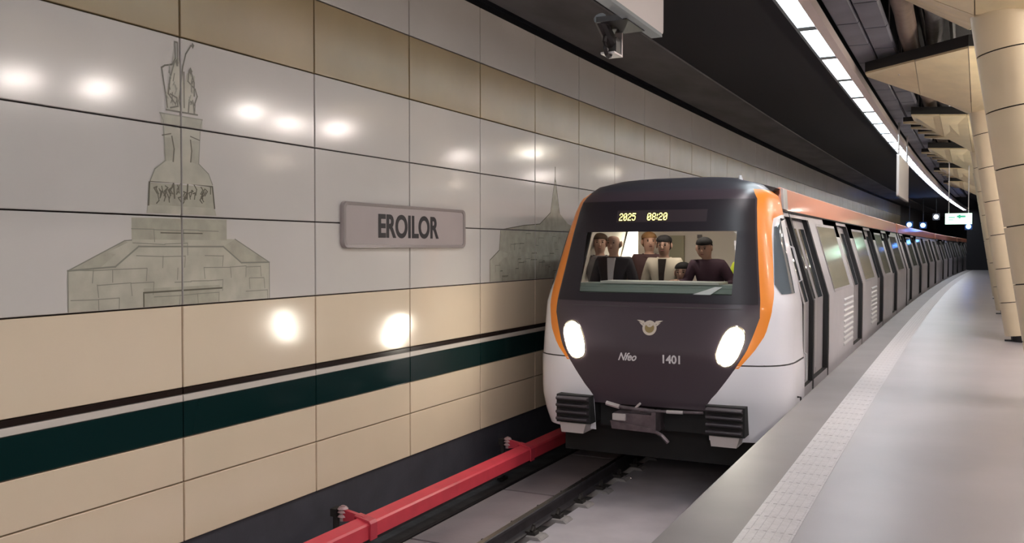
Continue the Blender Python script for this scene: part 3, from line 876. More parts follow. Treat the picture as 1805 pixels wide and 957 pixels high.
def tr(b):
    """train coordinates (u, y, h) -> local to the front car"""
    b.v = [tuple(crot @ (W(TC + x, y, z) - cb0)) for x, y, z in b.v]


def part(b, name, mats, parent=None, smooth=False, merge=False):
    tr(b)
    return b.build(name, mats, parent or car, smooth=smooth, merge=merge)


def hrange(a, b, n): return [a + (b - a) * i / n for i in range(n + 1)]


def patch(fa, fb, h0, h1, nh, nt, off=0.0):
    """grid between two boundary functions giving the parameter t at height h"""
    return [[Sp(fa(h) + (fb(h) - fa(h)) * j / nt, h, off) for j in range(nt + 1)] for h in hrange(h0, h1, nh)]


# black mask with the windscreen opening
m = MB()
fin = lambda s: (lambda h: s * tpar(it(INN, h), h))
fwb = lambda s: (lambda h: s * tpar(it(WBK, h), h))
fcon = lambda u: (lambda h: tpar(u, h))
m.grid(patch(fwb(-1), fwb(1), -.12, .36, 6, 24)); m.grid(patch(fin(-1), fin(1), .36, 1.125, 10, 24))
m.grid(patch(fin(-1), fcon(-.9), 1.125, 1.845, 10, 5)); m.grid(patch(fcon(.9), fin(1), 1.125, 1.845, 10, 5))
m.grid(patch(fin(-1), fin(1), 1.845, 2.32, 8, 24))
part(m, 'front_mask', 'mask_black', smooth=True, merge=True)
# glossy band of the mask round windscreen and display
m = MB()
WU, WH0, WH1 = .885, 1.135, 1.835
fsr = lambda sg: (lambda h: sg * tpar(it(INN, h) - .02, h))
m.grid(patch(fsr(-1), fsr(1), WH1, 2.2, 6, 20, 0.004)); m.grid(patch(fsr(-1), fcon(-WU), WH0, WH1, 7, 4, 0.004)); m.grid(patch(fcon(WU), fsr(1), WH0, WH1, 7, 4, 0.004)); m.grid(patch(fsr(-1), fsr(1), 1.04, WH0, 2, 20, 0.004))
part(m, 'window_surround', 'mask_gloss', smooth=True, merge=True)
m = MB(); m.grid(patch(fcon(-.9), fcon(.9), 1.125, 1.845, 8, 16, -0.006))
part(m, 'windscreen', 'windscreen', smooth=True)
m = MB(); m.grid(patch(fcon(-.02), fcon(1.0), .985, .995, 1, 10, 0.006)); m.grid(patch(fcon(-.95), fcon(-.25), .985, .992, 1, 10, 0.006))
part(m, 'mask_seam_highlight', 'roof_grey')  # paler strip paints the highlight along the seam below the windscreen
# roof cap above the mask
m = MB()
m.grid([[Sp(-1 + 2 * j / 40, h) for j in range(41)] for h in (2.32, 2.36, 2.4, 2.44, 2.47)])
top = [Sp(-1 + 2 * j / 40, 2.47) for j in range(41)]
back = [Vector((-.72 + 1.44 * j / 40, 11.08, 2.47 + 0.045 * (1 - (2 * j / 40 - 1) ** 2))) for j in range(41)]
mid = [top[j].lerp(back[j], .5) + Vector((0, 0, .012)) for j in range(41)]
m.grid([top, mid, back])
for s in (-1, 1):
    fO = lambda h: 1.0
    m.grid([[Sp(s * a, h) for a in (tpar(it(INN, h), h), tpar(it(INN, h), h) + .5 * (1 - tpar(it(INN, h), h)), 1)] for h in (2.32, 2.33)])
part(m, 'roof_cap', 'cap_grey', smooth=True, merge=True)
# orange arch, white corners, lower skirts
for s in (-1, 1):
    m = MB()
    fi = lambda h: s * tpar(it(INN, h), h)
    fo = lambda h: s * (tpar(it(OUT, h), h) if h < 2.1 else 1.0)
    m.grid(patch(fi, fo, .36, 1.98, 24, 4))
    # widening into the shoulder
    rows_ = []
    for k in range(7):
        h = 1.98 + 0.34 * k / 6
        w = min(1, k / 1.0)
        a, b_ = fi(h), s * (tpar(it(OUT, h), h) * (1 - w) + w)
        rows_.append([Sp(a + (b_ - a) * j / 4, h) for j in range(5)])
    m.grid(rows_)
    part(m, 'orange_arch', 'orange', smooth=True, merge=True)
    m = MB()
    f1 = lambda h: s * 1.0
    m.grid(patch(fo, f1, .40, 1.98, 18, 6))
    m.grid([[Sp(s * (tpar(it(OUT, 1.98), 1.98) * (1 - a) + a), 1.98) for a in (0, .5, 1)], [Sp(s * (1 - .002 * (2 - 2 * a)), 1.98 + .34 / 6) for a in (0, .5, 1)]])
    part(m, 'cab_corner', 'train_white', smooth=True, merge=True)
    m = MB(); m.grid(patch(fo, f1, .384, .402, 1, 8, -0.004)); part(m, 'corner_seam', 'rubber')
    m = MB(); fw = lambda h: s * tpar(it(WBK, h), h)
    m.grid(patch(fw, f1, -.1, .386, 8, 10)); m.grid(patch(fw, f1, -.45, -.1, 6, 10))
    part(m, 'front_skirt', 'train_white', smooth=True, merge=True)
    # cab side window
    m = MB()
    rows_ = []
    for k in range(9):
        h = 1.145 + (1.99 - 1.145) * k / 8
        tl_, tr_ = tpar(it([(1.145, 1.31), (1.25, 1.295), (1.7, 1.245), (1.9, 1.225), (1.99, 1.228)], h), h), 0.955
        if k == 0: tl_ += .1
        if k == 8: tl_ += .12
        rows_.append([Sp(s * (tl_ + (tr_ - tl_) * j / 6), h, 0.006 * (s if s > 0 else -s)) for j in range(7)])
    m.grid(rows_); part(m, 'cab_side_window', 'cab_glass', smooth=True)
    # headlight
    cu, ch = .90, .59
    ax = Vector((.36, .93)).normalized(); bx = Vector((ax.y, -ax.x))
    def oval(ra, rb, off, n=24):
        out_ = []
        for k in range(n):
            a = 2 * PI * k / n
            ca, sa = math.copysign(abs(math.cos(a)) ** .8, math.cos(a)), math.copysign(abs(math.sin(a)) ** .8, math.sin(a))
            q = Vector((cu, ch)) + ax * ra * ca + bx * rb * sa
            u_ = min(q.x, it(INN, q.y) - 0.012 if q.y > .36 else it(WBK, q.y) - .01)
            out_.append(Suh(s * u_, q.y, off))
        return out_
    m = MB(); r0, r1, r2 = oval(.205, .105, .012), oval(.17, .085, .03), oval(.09, .045, .04)
    cen = Suh(s * cu, ch, .042)
    for a, b_ in ((r0, r1), (r1, r2)):
        for k in range(24):
            m.poly([a[k], a[(k + 1) % 24], b_[(k + 1) % 24], b_[k]])
    for k in range(24): m.poly([r2[k], r2[(k + 1) % 24], cen])
    hl = part(m, 'headlight', 'headlight', smooth=True, merge=True)
    m = MB(); r0, r1, r2 = oval(.235, .13, .004), oval(.222, .118, .016), oval(.205, .105, .008)
    for a, b_ in ((r0, r1), (r1, r2)):
        for k in range(24):
            m.poly([a[k], a[(k + 1) % 24], b_[(k + 1) % 24], b_[k]])
    part(m, 'lamp_rim', 'lamp_rim', smooth=True, merge=True)
    # ribbed anti-climber and foot
    m = MB(); m.box(s * .66 if s > 0 else -1.08, 1.08 if s > 0 else -.66, 9.62, 10.3, -.36, -.04)
    blk = part(m, 'anti_climber', 'under_black')
    x0, x1 = (.68, 1.06) if s > 0 else (-1.06, -.68)
    for k in range(4):
        z = -.055 - .078 * k
        m = MB(); m.sweep([(9.62, z), (9.55, z - .006), (9.54, z - .02), (9.555, z - .038), (9.62, z - .05)], x0, x1)
        m.v = [(y, x, z_) for x, y, z_ in m.v]
        part(m, 'rib', 'rib_rubber', blk)
    m = MB(); m.prism([(x0 + .03, 9.60, -.36), (x1 - .03, 9.60, -.36), (x1 - .06, 9.60, -.47), (x0 + .05, 9.60, -.47)], (0, .35, 0)); part(m, 'foot', 'foot_grey')
    # small step handle on the skirt
    m = MB(); m.tube([Sp(s * .93, .0, .0), Sp(s * .93, -.0, .035), Sp(s * .93, -.1, .045), Sp(s * .93, -.2, .035), Sp(s * .93, -.21, .0)], .012, 6); part(m, 'hand_grip', 'under_black')

# destination display
m = MB(); m.grid(patch(fcon(-.53), fcon(.54), 1.945, 2.085, 2, 12, 0.007)); part(m, 'destination_display', 'display_dark')
F57 = {'0': '01110 10001 10011 10101 11001 10001 01110', '2': '01110 10001 00001 00110 01000 10000 11111', '5': '11111 10000 11110 00001 00001 10001 01110',
       '8': '01110 10001 10001 01110 10001 10001 01110', ':': '0 1 1 0 1 1 0', ' ': '000 000 000 000 000 000 000'}
m = MB()
def dots(txt, u0, cell=.0108, h1=2.05):
    u = u0
    for ch_ in txt:
        g_ = F57[ch_].split()
        for r_, row in enumerate(g_):
            for c_, v in enumerate(row):
                if v == '1':
                    a, h = u + c_ * cell, h1 - r_ * .0125
                    m.poly([Suh(a, h, .011), Suh(a + cell * .85, h, .011), Suh(a + cell * .85, h - .0105, .011), Suh(a, h - .0105, .011)])
        u += (len(g_[0]) + 1.2) * cell
dots('2025', -.495, .0084); dots('08:20', -.155, .0092)
part(m, 'led_text', 'led_yellow')
# fleet number, train name and winged emblem
def ftext(body, size, u, h, bold=0.0, sx=1.0, shear=0.0, name='lettering'):
    me = text_mesh(name, body, size, sx, bold, 0.0, shear)
    for v in me.vertices:
        q = Suh(u + v.co.x, h + v.co.y, .006)
        v.co = crot @ (W(TC + q.x, q.y, q.z) - cb0)
    me.materials.append(M['white_print'])
    return link(name, me, car)
ftext('1401', .125, .265, .42, .004, .95, name='fleet_number')
ftext('Nfeo', .12, -.25, .425, .003, .85, .45, name='script_lettering')
m = MB()
def ring(cu_, ch_, ra, rb, mi, off, n=24, a0=0, a1=2 * PI):
    for k in range(n):
        a, b_ = a0 + (a1 - a0) * k / n, a0 + (a1 - a0) * (k + 1) / n
        m.poly([Suh(.76 * (cu_ + r_ * math.cos(x)), .765 + .76 * (ch_ + r_ * math.sin(x) - .765), off) for r_, x in ((ra, a), (rb, a), (rb, b_), (ra, b_))], mi)
ring(0, .755, .072, .108, 0, .006, 28)
ring(0, .755, .0, .072, 1, .0055, 20)
ring(0, .815, .018, .05, 0, .0075, 18)
ring(0, .775, .03, .06, 0, .0072, 18, PI * .1, PI * .9)
for s in (-1, 1):
    for q in ([(.06, .80), (.105, .815), (.2, .865), (.15, .865), (.09, .855)], [(.09, .78), (.12, .79), (.165, .835), (.11, .82)]):
        m.poly([Suh(.76 * s * a, .765 + .76 * (h - .765), .0068) for a, h in q], 0)
part(m, 'winged_emblem', ['emblem_cream', 'emblem_gold'])

# coupler and under-chin
m = MB(); m.box(-.66, .66, 9.95, 10.6, -.42, -.1); m.box(-1.3, 1.3, 10.4, 10.8, -.85, -.35); part(m, 'underframe_nose', 'under_black')
cp = MB(); cp.tube([(-.46, 9.62, -.1), (-.33, 9.6, -.125), (-.2, 9.6, -.135), (.1, 9.6, -.145)], .022, 8); cp.tube([(.1, 9.6, -.145), (.64, 9.62, -.125)], .016, 8)
cp = part(cp, 'coupler_hose', 'coupler_steel', smooth=True)
for pth, r_ in (([(-.46, 9.6, -.095), (-.30, 9.585, -.125)], .026), ([(.24, 9.595, -.14), (.42, 9.6, -.135)], .02), ([(-.12, 9.6, -.13), (-.06, 9.6, -.07)], .014)):
    m = MB(); m.tube(pth, r_, 8); part(m, 'bright_fitting', 'coupler_bright', cp)
m = MB(); m.box(-.36, .1, 9.58, 10.2, -.34, -.19); m.prism([(-.4, 9.56, -.28), (.1, 9.56, -.33), (.12, 9.56, -.38), (-.38, 9.56, -.37)], (0, .5, 0)); m.box(.08, .13, 9.55, 9.75, -.38, -.15)
m.tube([(.1, 9.58, -.36), (.2, 9.56, -.40), (.27, 9.56, -.47)], .022, 8); m.tube([(-.15, 9.7, -.27), (-.15, 10.9, -.27)], .1, 12)
cph = part(m, 'coupler', 'coupler_steel')
m = MB(); m.box(-.37, -.22, 9.55, 9.6, -.27, -.2); part(m, 'contact_box', 'foot_grey', cph)

# ---- body sides, doors, windows, cornice, roof
def car_sides(P, y0, y1, doors, windows, cabdoor=None, grilles=()):
    """P(b, name, mats, parent, smooth): place a mesh in the car"""
    prof = [(1.40, -.62), (1.47, -.55), (1.48, .35), (1.48, 1.0), (1.325, 1.55), (1.17, 2.1)]
    def pt(h, d=0.0):
        for (a, b_), (c_, d_) in zip(prof[:-1], prof[1:]):
            if h <= d_: return a + (c_ - a) * (h - b_) / (d_ - b_) - d
        return prof[-1][0] - d
    for s in (1, -1):
        opens = sorted(doors + ([cabdoor] if cabdoor else []))
        segs, a = [], y0
        for d in opens:
            segs.append((a, d[0])); a = d[1]
        segs.append((a, y1))
        b = MB()
        for (a, c_) in segs:
            n = max(1, int((c_ - a) / 2.5))
            b.grid([[(s * x, a + (c_ - a) * j / n, h) for j in range(n + 1)] for x, h in prof])
        for d in opens:
            b.grid([[(s * pt(h), y, h) for y in d] for h in (-.62, -.55, .02)]); b.grid([[(s * pt(h), y, h) for y in d] for h in (2.03, 2.1)])
        sd = P(b, 'side_panel', 'silver', None, True)
        # door jambs and leaves
        for d in opens:
            dep = 0.065 if d != cabdoor else 0.05
            hs = (.02, .35, 1.0, 1.55, 2.03)
            b = MB()
            for y in d:
                b.grid([[(s * pt(h), y, h) for h in hs], [(s * pt(h, dep), y, h) for h in hs]])
            for h in (.02, 2.03):
                b.grid([[(s * pt(h), y, h) for y in d], [(s * pt(h, dep), y, h) for y in d]])
            if s > 0:
                b.grid([[(s * (pt(h) + .004), y, h) for h in (-.3,) + hs] for y in (d[1], d[1] + .1)])
            dj = P(b, 'door_jamb', 'rubber', None, False)
            mid_ = (d[0] + d[1]) / 2
            leaves = ((d[0], mid_ - .008), (mid_ + .008, d[1])) if d != cabdoor else (d,)
            for (a, c_) in leaves:
                b = MB(); b.grid([[(s * pt(h, dep), y, h) for y in (a, c_)] for h in hs])
                lf = P(b, 'door_leaf', 'door_grey', None, False)
                b = MB(); e = .1 if d != cabdoor else .12
                b.grid([[(s * pt(h, dep - .006), y, h) for y in (a + e, c_ - e)] for h in (1.0, 1.4, 1.9)])
                P(b, 'door_window', 'dark_glass', lf, False)
        for (a, c_) in windows:
            b = MB(); b.grid([[(s * (pt(h) + .006), y, h) for y in (a, c_)] for h in (1.06, 1.5, 1.96)])
            wn = P(b, 'side_window', 'side_glass', sd, False)
            b = MB()
            for (q0, q1, h0, h1) in ((a - .04, c_ + .04, 1.02, 1.06), (a - .04, c_ + .04, 1.96, 2.0), (a - .04, a, 1.06, 1.96), (c_, c_ + .04, 1.06, 1.96)):
                b.grid([[(s * (pt(h) + .009), y, h) for y in (q0, q1)] for h in (h0, h1)])
            P(b, 'window_frame', 'door_grey', sd, False)
        for (a, c_) in grilles:
            for k in range(9):
                h = .14 + .085 * k
                b = MB(); b.sweep([(s * (1.48 - .001), h), (s * (1.48 + .016), h + .012), (s * (1.48 + .016), h + .03), (s * (1.48 - .001), h + .055)], a, c_)
                P(b, 'louvre_slat', 'silver_light', sd, False)
        b = MB(); b.sweep([(s * 1.17, 2.1), (s * 1.19, 2.105), (s * 1.175, 2.36), (s * 1.12, 2.385), (s * 1.05, 2.36), (s * 1.05, 2.1)], y0 + (.22 if cabdoor else .0), y1, ny=5)
        if cabdoor: b.v = [(x, y + (.9 * (z - 2.1) if y < y0 + 1 else 0), z) for x, y, z in b.v]
        P(b, 'cornice', 'orange_strip', None, False)
        b = MB(); b.sweep([(s * 1.172, 2.085), (s * 1.20, 2.085), (s * 1.20, 2.10), (s * 1.172, 2.105)], y0 + (.22 if cabdoor else .0), y1, ny=5)
        P(b, 'gutter', 'rubber', None, False)
    b = MB(); pr_ = [(-1.13, 2.36), (-.9, 2.43), (-.6, 2.48), (-.3, 2.505), (0, 2.515), (.3, 2.505), (.6, 2.48), (.9, 2.43), (1.13, 2.36)]
    b.sweep(pr_ + [(1.05, 2.3), (-1.05, 2.3)], y0 + (.2 if cabdoor else 0), y1, ny=5)
    P(b, 'roof', 'roof_grey', None, True)
    ym = (y0 + y1) / 2
    b = MB(); b.box(-.45, .45, ym - 1.2, ym + 1.2, 2.46, 2.56); P(b, 'roof_unit', 'roof_grey', None, False)
    b = MB(); b.box(-1.35, 1.35, y0 + .3, y1, -.62, -.45, ny=5); P(b, 'floor_pan', 'under_black', None, False)
    b = MB(); b.box(-.9, .9, y0 + 4.8, y1 - 4.8, -.9, -.62, ny=4); P(b, 'equipment_box', 'under_black', None, False)
    b = MB(); b.grid([[(x, y1, h) for x in (-1.17, 1.17)] for h in (1.0, 2.4)]); b.grid([[(x, y1, h) for x in (-1.47, 1.47)] for h in (-.6, 1.0)]); P(b, 'end_wall', 'rubber', None, False)
    b = MB()
    for yy in (y1 + .06, y1 + .16): b.box(-.95, .95, yy - .03, yy + .03, -.4, 2.2)
    b.box(-.9, .9, y1, y1 + .3, -.38, 2.15); P(b, 'gangway_bellows', 'rubber', None, False)
    for yy in (y0 + 2.6, y1 - 2.8):
        b = MB(); b.box(-.95, .95, yy - 1.3, yy + 1.3, -.82, -.62)
        for dx in (-1.0, 1.0): b.box(dx - .06, dx + .06, yy - 1.3, yy + 1.3, -.8, -.58)
        bg = P(b, 'bogie', 'under_black', None, False)
        for w_ in (-.95, .95):
            b = MB()
            for sx_ in (-.7175, .7175):
                b.tube([(sx_ - .06, yy + w_, -.58), (sx_ + .06, yy + w_, -.58)], .419, 20)
            b.tube([(-.7, yy + w_, -.58), (.7, yy + w_, -.58)], .07, 8)
            P(b, 'wheelset', 'rail_dark', bg, False)


def Pfront(b, name, mats, parent, smooth):
    tr(b); return b.build(name, mats, parent or car, smooth=smooth, merge=True)


D1 = [(11.72, 12.95), (16.1, 17.4), (20.4, 21.7), (24.4, 25.7)]
car_sides(Pfront, 10.84, Y1, D1, [(13.7, 15.6), (18.1, 19.9), (22.4, 23.9), (26.4, 28.4)], (10.98, 11.6), ((14.75, 15.95), (19.1, 20.2)))
m = MB()
for s in (1, -1):
    m.grid([[(s * 1.172, y, 2.1) for y in (10.86, 10.95)], [(s * 1.325, y, 1.55) for y in (10.86, 10.95)], [(s * 1.485, y, 1.0) for y in (10.86, 10.95)], [(s * 1.485, y, 0.0) for y in (10.86, 10.95)]])
part(m, 'edge_strip', 'silver_light')
for pth in ([(1.40, 10.92, 1.25), (1.45, 10.92, 1.28), (1.35, 10.92, 1.65), (1.28, 10.92, 1.68)], [(1.47, 10.9, .1), (1.51, 10.9, .12), (1.51, 10.9, .42), (1.47, 10.9, .44)]):
    m = MB(); m.tube(pth, .014, 6); part(m, 'handrail', 'silver_light')
m = MB()
for s in (1,): m.sweep([(s * 1.19, 2.11), (s * 1.215, 2.11), (s * 1.20, 2.35), (s * 1.17, 2.36)], 11.08, 11.35)
part(m, 'cornice_end', 'silver_light')
m = MB(); m.tube([(.72, 10.98, 2.44), (.72, 10.98, 2.52)], [.035, .015], 10); part(m, 'antenna', 'silver_light')

# ---- cab interior
m = MB()
m.box(-1.36, 1.36, 10.0, 14.5, 0.0, .05); part(m, 'cab_floor', 'cab_floor')
m = MB()
bw = 12.2
for (a, c_, h0, h1) in ((-1.3, -1.22, .05, 1.2), (-.97, 1.3, .05, 1.2), (-.97, 1.16, 1.2, 1.75), (-.97, 1.06, 1.75, 2.2), (-1.22, -.97, 2.0, 2.2)):
    m.box(a, c_, bw, bw + .04, h0, h1)
m.box(-1.36, -1.2, bw, bw + .04, .05, 1.0); m.box(1.2, 1.36, bw, bw + .04, .05, 1.0)
part(m, 'cab_rear_wall', 'cab_beige')
m = MB(); m.box(-.5, -.3, bw - .05, bw, 1.4, 1.82); part(m, 'wall_cabinet', 'wall_olive')
m = MB(); m.box(-.12, -.06, bw - .03, bw, 1.78, 1.83); part(m, 'wall_switch', 'coat_grey')
for s in (-1, 1):
    m = MB(); m.grid([[(s * 1.35, y, .05) for y in (10.9, bw)], [(s * 1.35, y, 1.0) for y in (10.9, bw)], [(s * 1.10, y, 2.05) for y in (10.9, bw)]])
    part(m, 'cab_side_lining', 'cab_beige')
m = MB(); m.box(-1.12, 1.12, 10.5, bw, 2.2, 2.23); part(m, 'cab_ceiling', 'cab_ceiling')
m = MB(); m.box(-.7, .7, 10.75, 11.0, 2.17, 2.2); part(m, 'cab_lamp', 'cab_lamp')
m = MB(); m.box(-1.04, 1.04, bw + .06, 14.5, 2.2, 2.23); m.box(-1.36, 1.36, 14.5, 14.54, .05, 1.0); m.box(-1.06, 1.06, 14.5, 14.54, 1.0, 2.2); m.grid([[(-x, y, h) for y in (bw, 14.5)] for x, h in ((1.36, .05), (1.36, 1.0), (1.07, 2.05), (1.04, 2.2))]); m.grid([[(x, y, h) for y in (bw, 14.5)] for x, h in ((1.36, .05), (1.36, 1.0), (1.07, 2.05), (1.04, 2.2))])
part(m, 'saloon_lining', 'saloon_wall')
m = MB(); m.box(-1.0, -.4, 12.5, 14.3, 2.15, 2.2); part(m, 'saloon_lamp', 'saloon_lamp')
m = MB(); m.box(-1.0, .98, 10.02, 10.45, .06, 1.2); m.prism([(-1.0, 9.98, 1.14), (.98, 9.98, 1.14), (.98, 10.05, 1.235), (-1.0, 10.05, 1.235)], (0, .4, 0)); part(m, 'driving_desk', 'dash_green')
m = MB(); m.box(-.7, .7, 10.03, 10.46, 1.236, 1.262); part(m, 'desk_top', 'dash_top')
m = MB(); m.prism([(.42, 9.955, 1.13), (.62, 9.955, 1.13), (.74, 10.01, 1.215), (.66, 10.01, 1.215)], (0, .012, .0)); part(m, 'paper_sheet', 'paper')

# ---- following cars: one built, the rest copied with their parts
CL = 20.6
YS = [Y1 + .35 + (CL + .35) * k for k in range(3)]
car2 = thing('metro_car', 'second metro car behind the front car, grey sides and orange cornice', 'train', TC, YS[0], -1.0, 'cars of the metro train')
b2 = W(TC, YS[0], -1.0); rot2 = Matrix.Rotation(-head(YS[0]), 3, 'Z')
def P2(b, name, mats, parent, smooth):
    b.v = [tuple(rot2 @ (W(TC + x, y, z) - b2)) for x, y, z in b.v]
    return b.build(name, mats, parent or car2, smooth=smooth, merge=True)
y_ = YS[0]
car_sides(P2, y_, y_ + CL, [(y_ + a, y_ + a + 1.3) for a in (.75, 5.5, 10.4, 15.4)], [(y_ + a, y_ + a + 1.9) for a in (2.9, 7.7, 12.7, 17.8)])
for k in (1, 2):
    c2 = car2.copy(); C.objects.link(c2)
    c2.location = W(TC, YS[k], -1.0); c2.rotation_euler = (0, 0, head(YS[k]))
    c2['label'] = ('third metro car, far back where the platform curves', 'last metro car in sight, nearest the dark tunnel end')[k - 1]
    for ch in list(car2.children):
        n1 = ch.copy(); C.objects.link(n1); n1.parent = c2
        for gch in list(ch.children):
            n2 = gch.copy(); C.objects.link(n2); n2.parent = n1

# ------------------------------------------------------------------ people in the cab
def skin_body(name, verts, edges, radii, root=0, lev=1):
    """one continuous surface grown round a jointed skeleton"""
    me = bpy.data.meshes.new(name)
    me.from_pydata(verts, edges, [])
    o = bpy.data.objects.new(name, me); C.objects.link(o)
    md = o.modifiers.new('skin', 'SKIN'); md.use_smooth_shade = True
    sv = me.skin_vertices[0].data
    for i, r_ in enumerate(radii):
        sv[i].radius = r_ if isinstance(r_, tuple) else (r_, r_)
        sv[i].use_root = (i == root)
    ss = o.modifiers.new('sub', 'SUBSURF'); ss.levels = lev; ss.render_levels = lev
    dg = bpy.context.evaluated_depsgraph_get()
    out_ = bpy.data.meshes.new_from_object(o.evaluated_get(dg))
    bpy.data.objects.remove(o)
    out_.polygons.foreach_set('use_smooth', [True] * len(out_.polygons))
    return out_


class Sk:
    def __init__(s): s.v, s.e, s.r = [], [], []
    def add(s, p_, r_, par=None):
        s.v.append(tuple(p_)); s.r.append(r_)
        if par is not None: s.e.append((par, len(s.v) - 1))
        return len(s.v) - 1


def person(label, u, y, hgt, coat, skin, hair, shirt=None, turn=0.0, lean=0.0, seated=False, arms='down', bald=False, vest=False, fwd=0.0, face_dn=0.0):
    """figure facing -y (out of the windscreen); local +x is the figure's right as we see it"""
    fl = 0.05
    t = thing('person', label, 'person', TC + u, y, fl, 'people in the driving cab')
    k = hgt / 1.75
    dz = -0.38 if seated else 0.0
    V3 = lambda x, yy, z: Vector((x + lean * max(0, z - .95) , yy - fwd * max(0, z - .95), z + dz)) * k
    B = Sk(); J = Sk(); T_ = Sk()
    # body: pelvis up to the crown
    pel = B.add(V3(0, 0, .95), .11); sp = B.add(V3(0, 0, 1.15), (.13, .1), pel); chst = B.add(V3(0, 0, 1.34), (.15, .1), sp)
    nb = B.add(V3(0, .01, 1.47), (.075, .07), chst); nk = B.add(V3(0, 0, 1.53), .055, nb)
    hx = 0.02
    j1 = B.add(V3(0, -.015, 1.585), (.062, .075), nk); j2 = B.add(V3(0, -.012, 1.65), (.077, .095), j1); j3 = B.add(V3(0, -.005, 1.71), (.076, .093), j2); B.add(V3(0, 0, 1.745), (.045, .055), j3)
    # jacket
    jb = J.add(V3(0, 0, .90), (.165, .12)); js = J.add(V3(0, 0, 1.12), (.16, .115), jb); jc = J.add(V3(0, 0, 1.33), (.175, .115), js); jn = J.add(V3(0, .01, 1.475), (.095, .085), jc)
    for s in (-1, 1):
        if arms == 'down': el, wr = (s * .27, .02, 1.13), (s * .26, -.12, .93)
        elif arms == 'desk': el, wr = (s * .28, -.06, 1.16), (s * .2, -.32, 1.2)
        elif arms == 'lean': el, wr = ((s * .30, -.08, 1.18), (s * .36 + (.02 if s < 0 else -.12), -.28, 1.22 if s < 0 else 1.2))
        sh = B.add(V3(s * .165, .01, 1.42), .045, chst); be = B.add(V3(*el), .036, sh); bw_ = B.add(V3(*wr), .028, be)
        d = (V3(*wr) - V3(*el)).normalized()
        side = d.cross(Vector((0, 0, 1))).normalized()
        palm = B.add(V3(*wr) + d * .055 * k, (.034, .016), bw_)
        for q, (off, ln) in enumerate(((-.03, .065), (-.01, .078), (.01, .074), (.03, .056))):
            f0 = B.add(V3(*wr) + (d * .095 + side * off) * k, .0095, palm)
            f1 = B.add(V3(*wr) + (d * (.095 + ln * .6) + side * off * 1.15 + Vector((0, 0, -.012))) * k, .0085, f0)
            B.add(V3(*wr) + (d * (.095 + ln) + side * off * 1.15 + Vector((0, 0, -.035))) * k, .007, f1)
        t0 = B.add(V3(*wr) + (d * .05 + side * -.045 * s * -1) * k, .011, palm); B.add(V3(*wr) + (d * .09 + side * -.062 * s * -1) * k, .009, t0)
        jsn = J.add(V3(s * .185, .01, 1.415), .092, jc); je = J.add(V3(*el), .068, jsn); jw = J.add(V3(*el) * .12 + V3(*wr) * .88, .045, je)
        hp = B.add(V3(s * .09, 0, .9), .085, pel)
        if seated: kn, an, toe = (s * .13, -.42, .9), (s * .13, -.40, .49), (s * .13, -.54, .43)
        else: kn, an, toe = (s * .11, -.01, .5), (s * .11, .02, .1), (s * .13, -.13, .05)
        bk_ = B.add(V3(*kn), .055, hp); ba = B.add(V3(*an), .038, bk_); B.add(V3(*toe), .032, ba)
    tp = T_.add(V3(0, 0, .93), (.13, .11))
    for s in (-1, 1):
        if seated: kn, an = (s * .13, -.42, .9), (s * .13, -.40, .53)
        else: kn, an = (s * .11, -.01, .5), (s * .11, .02, .13)
        a = T_.add(V3(s * .095, 0, .86), .1, tp); b_ = T_.add(V3(*kn), .072, a); T_.add(V3(*an), .06, b_)
    head_c = V3(0, -.008, 1.67)
    me = skin_body('body', B.v, B.e, [tuple(x * k for x in (r_ if isinstance(r_, tuple) else (r_, r_))) for r_ in B.r])
    # model nose, brow and chin, then turn the head on the neck
    rot = Matrix.Rotation(turn, 3, 'Z') @ Matrix.Rotation(face_dn, 3, 'X')
    piv = V3(0, 0, 1.54)
    def face(x, z): return head_c + Vector((x, -.094, z)) * k
    for v in me.vertices:
        q = v.co - head_c
        if q.z > -.11 * k and q.y < -.03 * k:
            v.co.y -= .016 * k * math.exp(-((q.x / (.016 * k)) ** 2 + ((q.z + .012 * k) / (.03 * k)) ** 2))
    def turnv(p_):
        w = max(0, min(1, (p_.z - V3(0, 0, 1.5).z) / (.08 * k)))
        q = piv + rot @ ((p_ - piv) * 1.14) - Vector((0, 0, .035 * k))
        return p_.lerp(q, w)
    for v in me.vertices: v.co = turnv(v.co)
    me.materials.append(M[skin])
    link('body', me, t)
    def kid(b, name, mt):
        b.v = [tuple(turnv(Vector(p_))) for p_ in b.v]
        return b.build(name, mt, t, smooth=True)
    for s in (-1, 1):
        b = MB(); b.ball(face(s * .031, .0) + Vector((0, .012, 0)) * k, (.010 * k, .010 * k, .006 * k), 8, 6); kid(b, 'eye', 'eye')
        b = MB(); b.ball(face(s * .032, .02) + Vector((0, .012, 0)) * k, (.017 * k, .010 * k, .0035 * k), 8, 5); kid(b, 'eyebrow', hair if not bald else 'hair_grey')
        b = MB(); b.ball(head_c + Vector((s * .084, .012, -.012)) * k, (.012 * k, .02 * k, .032 * k), 8, 6); kid(b, 'ear', skin)
    b = MB(); b.ball(face(0, -.06) + Vector((0, .006, 0)) * k, (.02 * k, .010 * k, .006 * k), 10, 6); kid(b, 'mouth', 'lip')
    b = MB(); b.ball(face(0, -.028) + Vector((0, -.004, 0)) * k, (.013 * k, .018 * k, .02 * k), 8, 6); kid(b, 'nose', skin)
    b = MB()
    if bald:
        b.ball(head_c + Vector((0, .04, -.02)) * k, (.083 * k, .075 * k, .05 * k), 16, 8, z0=-.8)
    else:
        b.ball(head_c + Vector((0, .022, .042)) * k, (.089 * k, .104 * k, .066 * k), 16, 8, z0=-.1)
        b.ball(head_c + Vector((0, .045, .0)) * k, (.088 * k, .075 * k, .088 * k), 16, 8)
    kid(b, 'hair', hair)
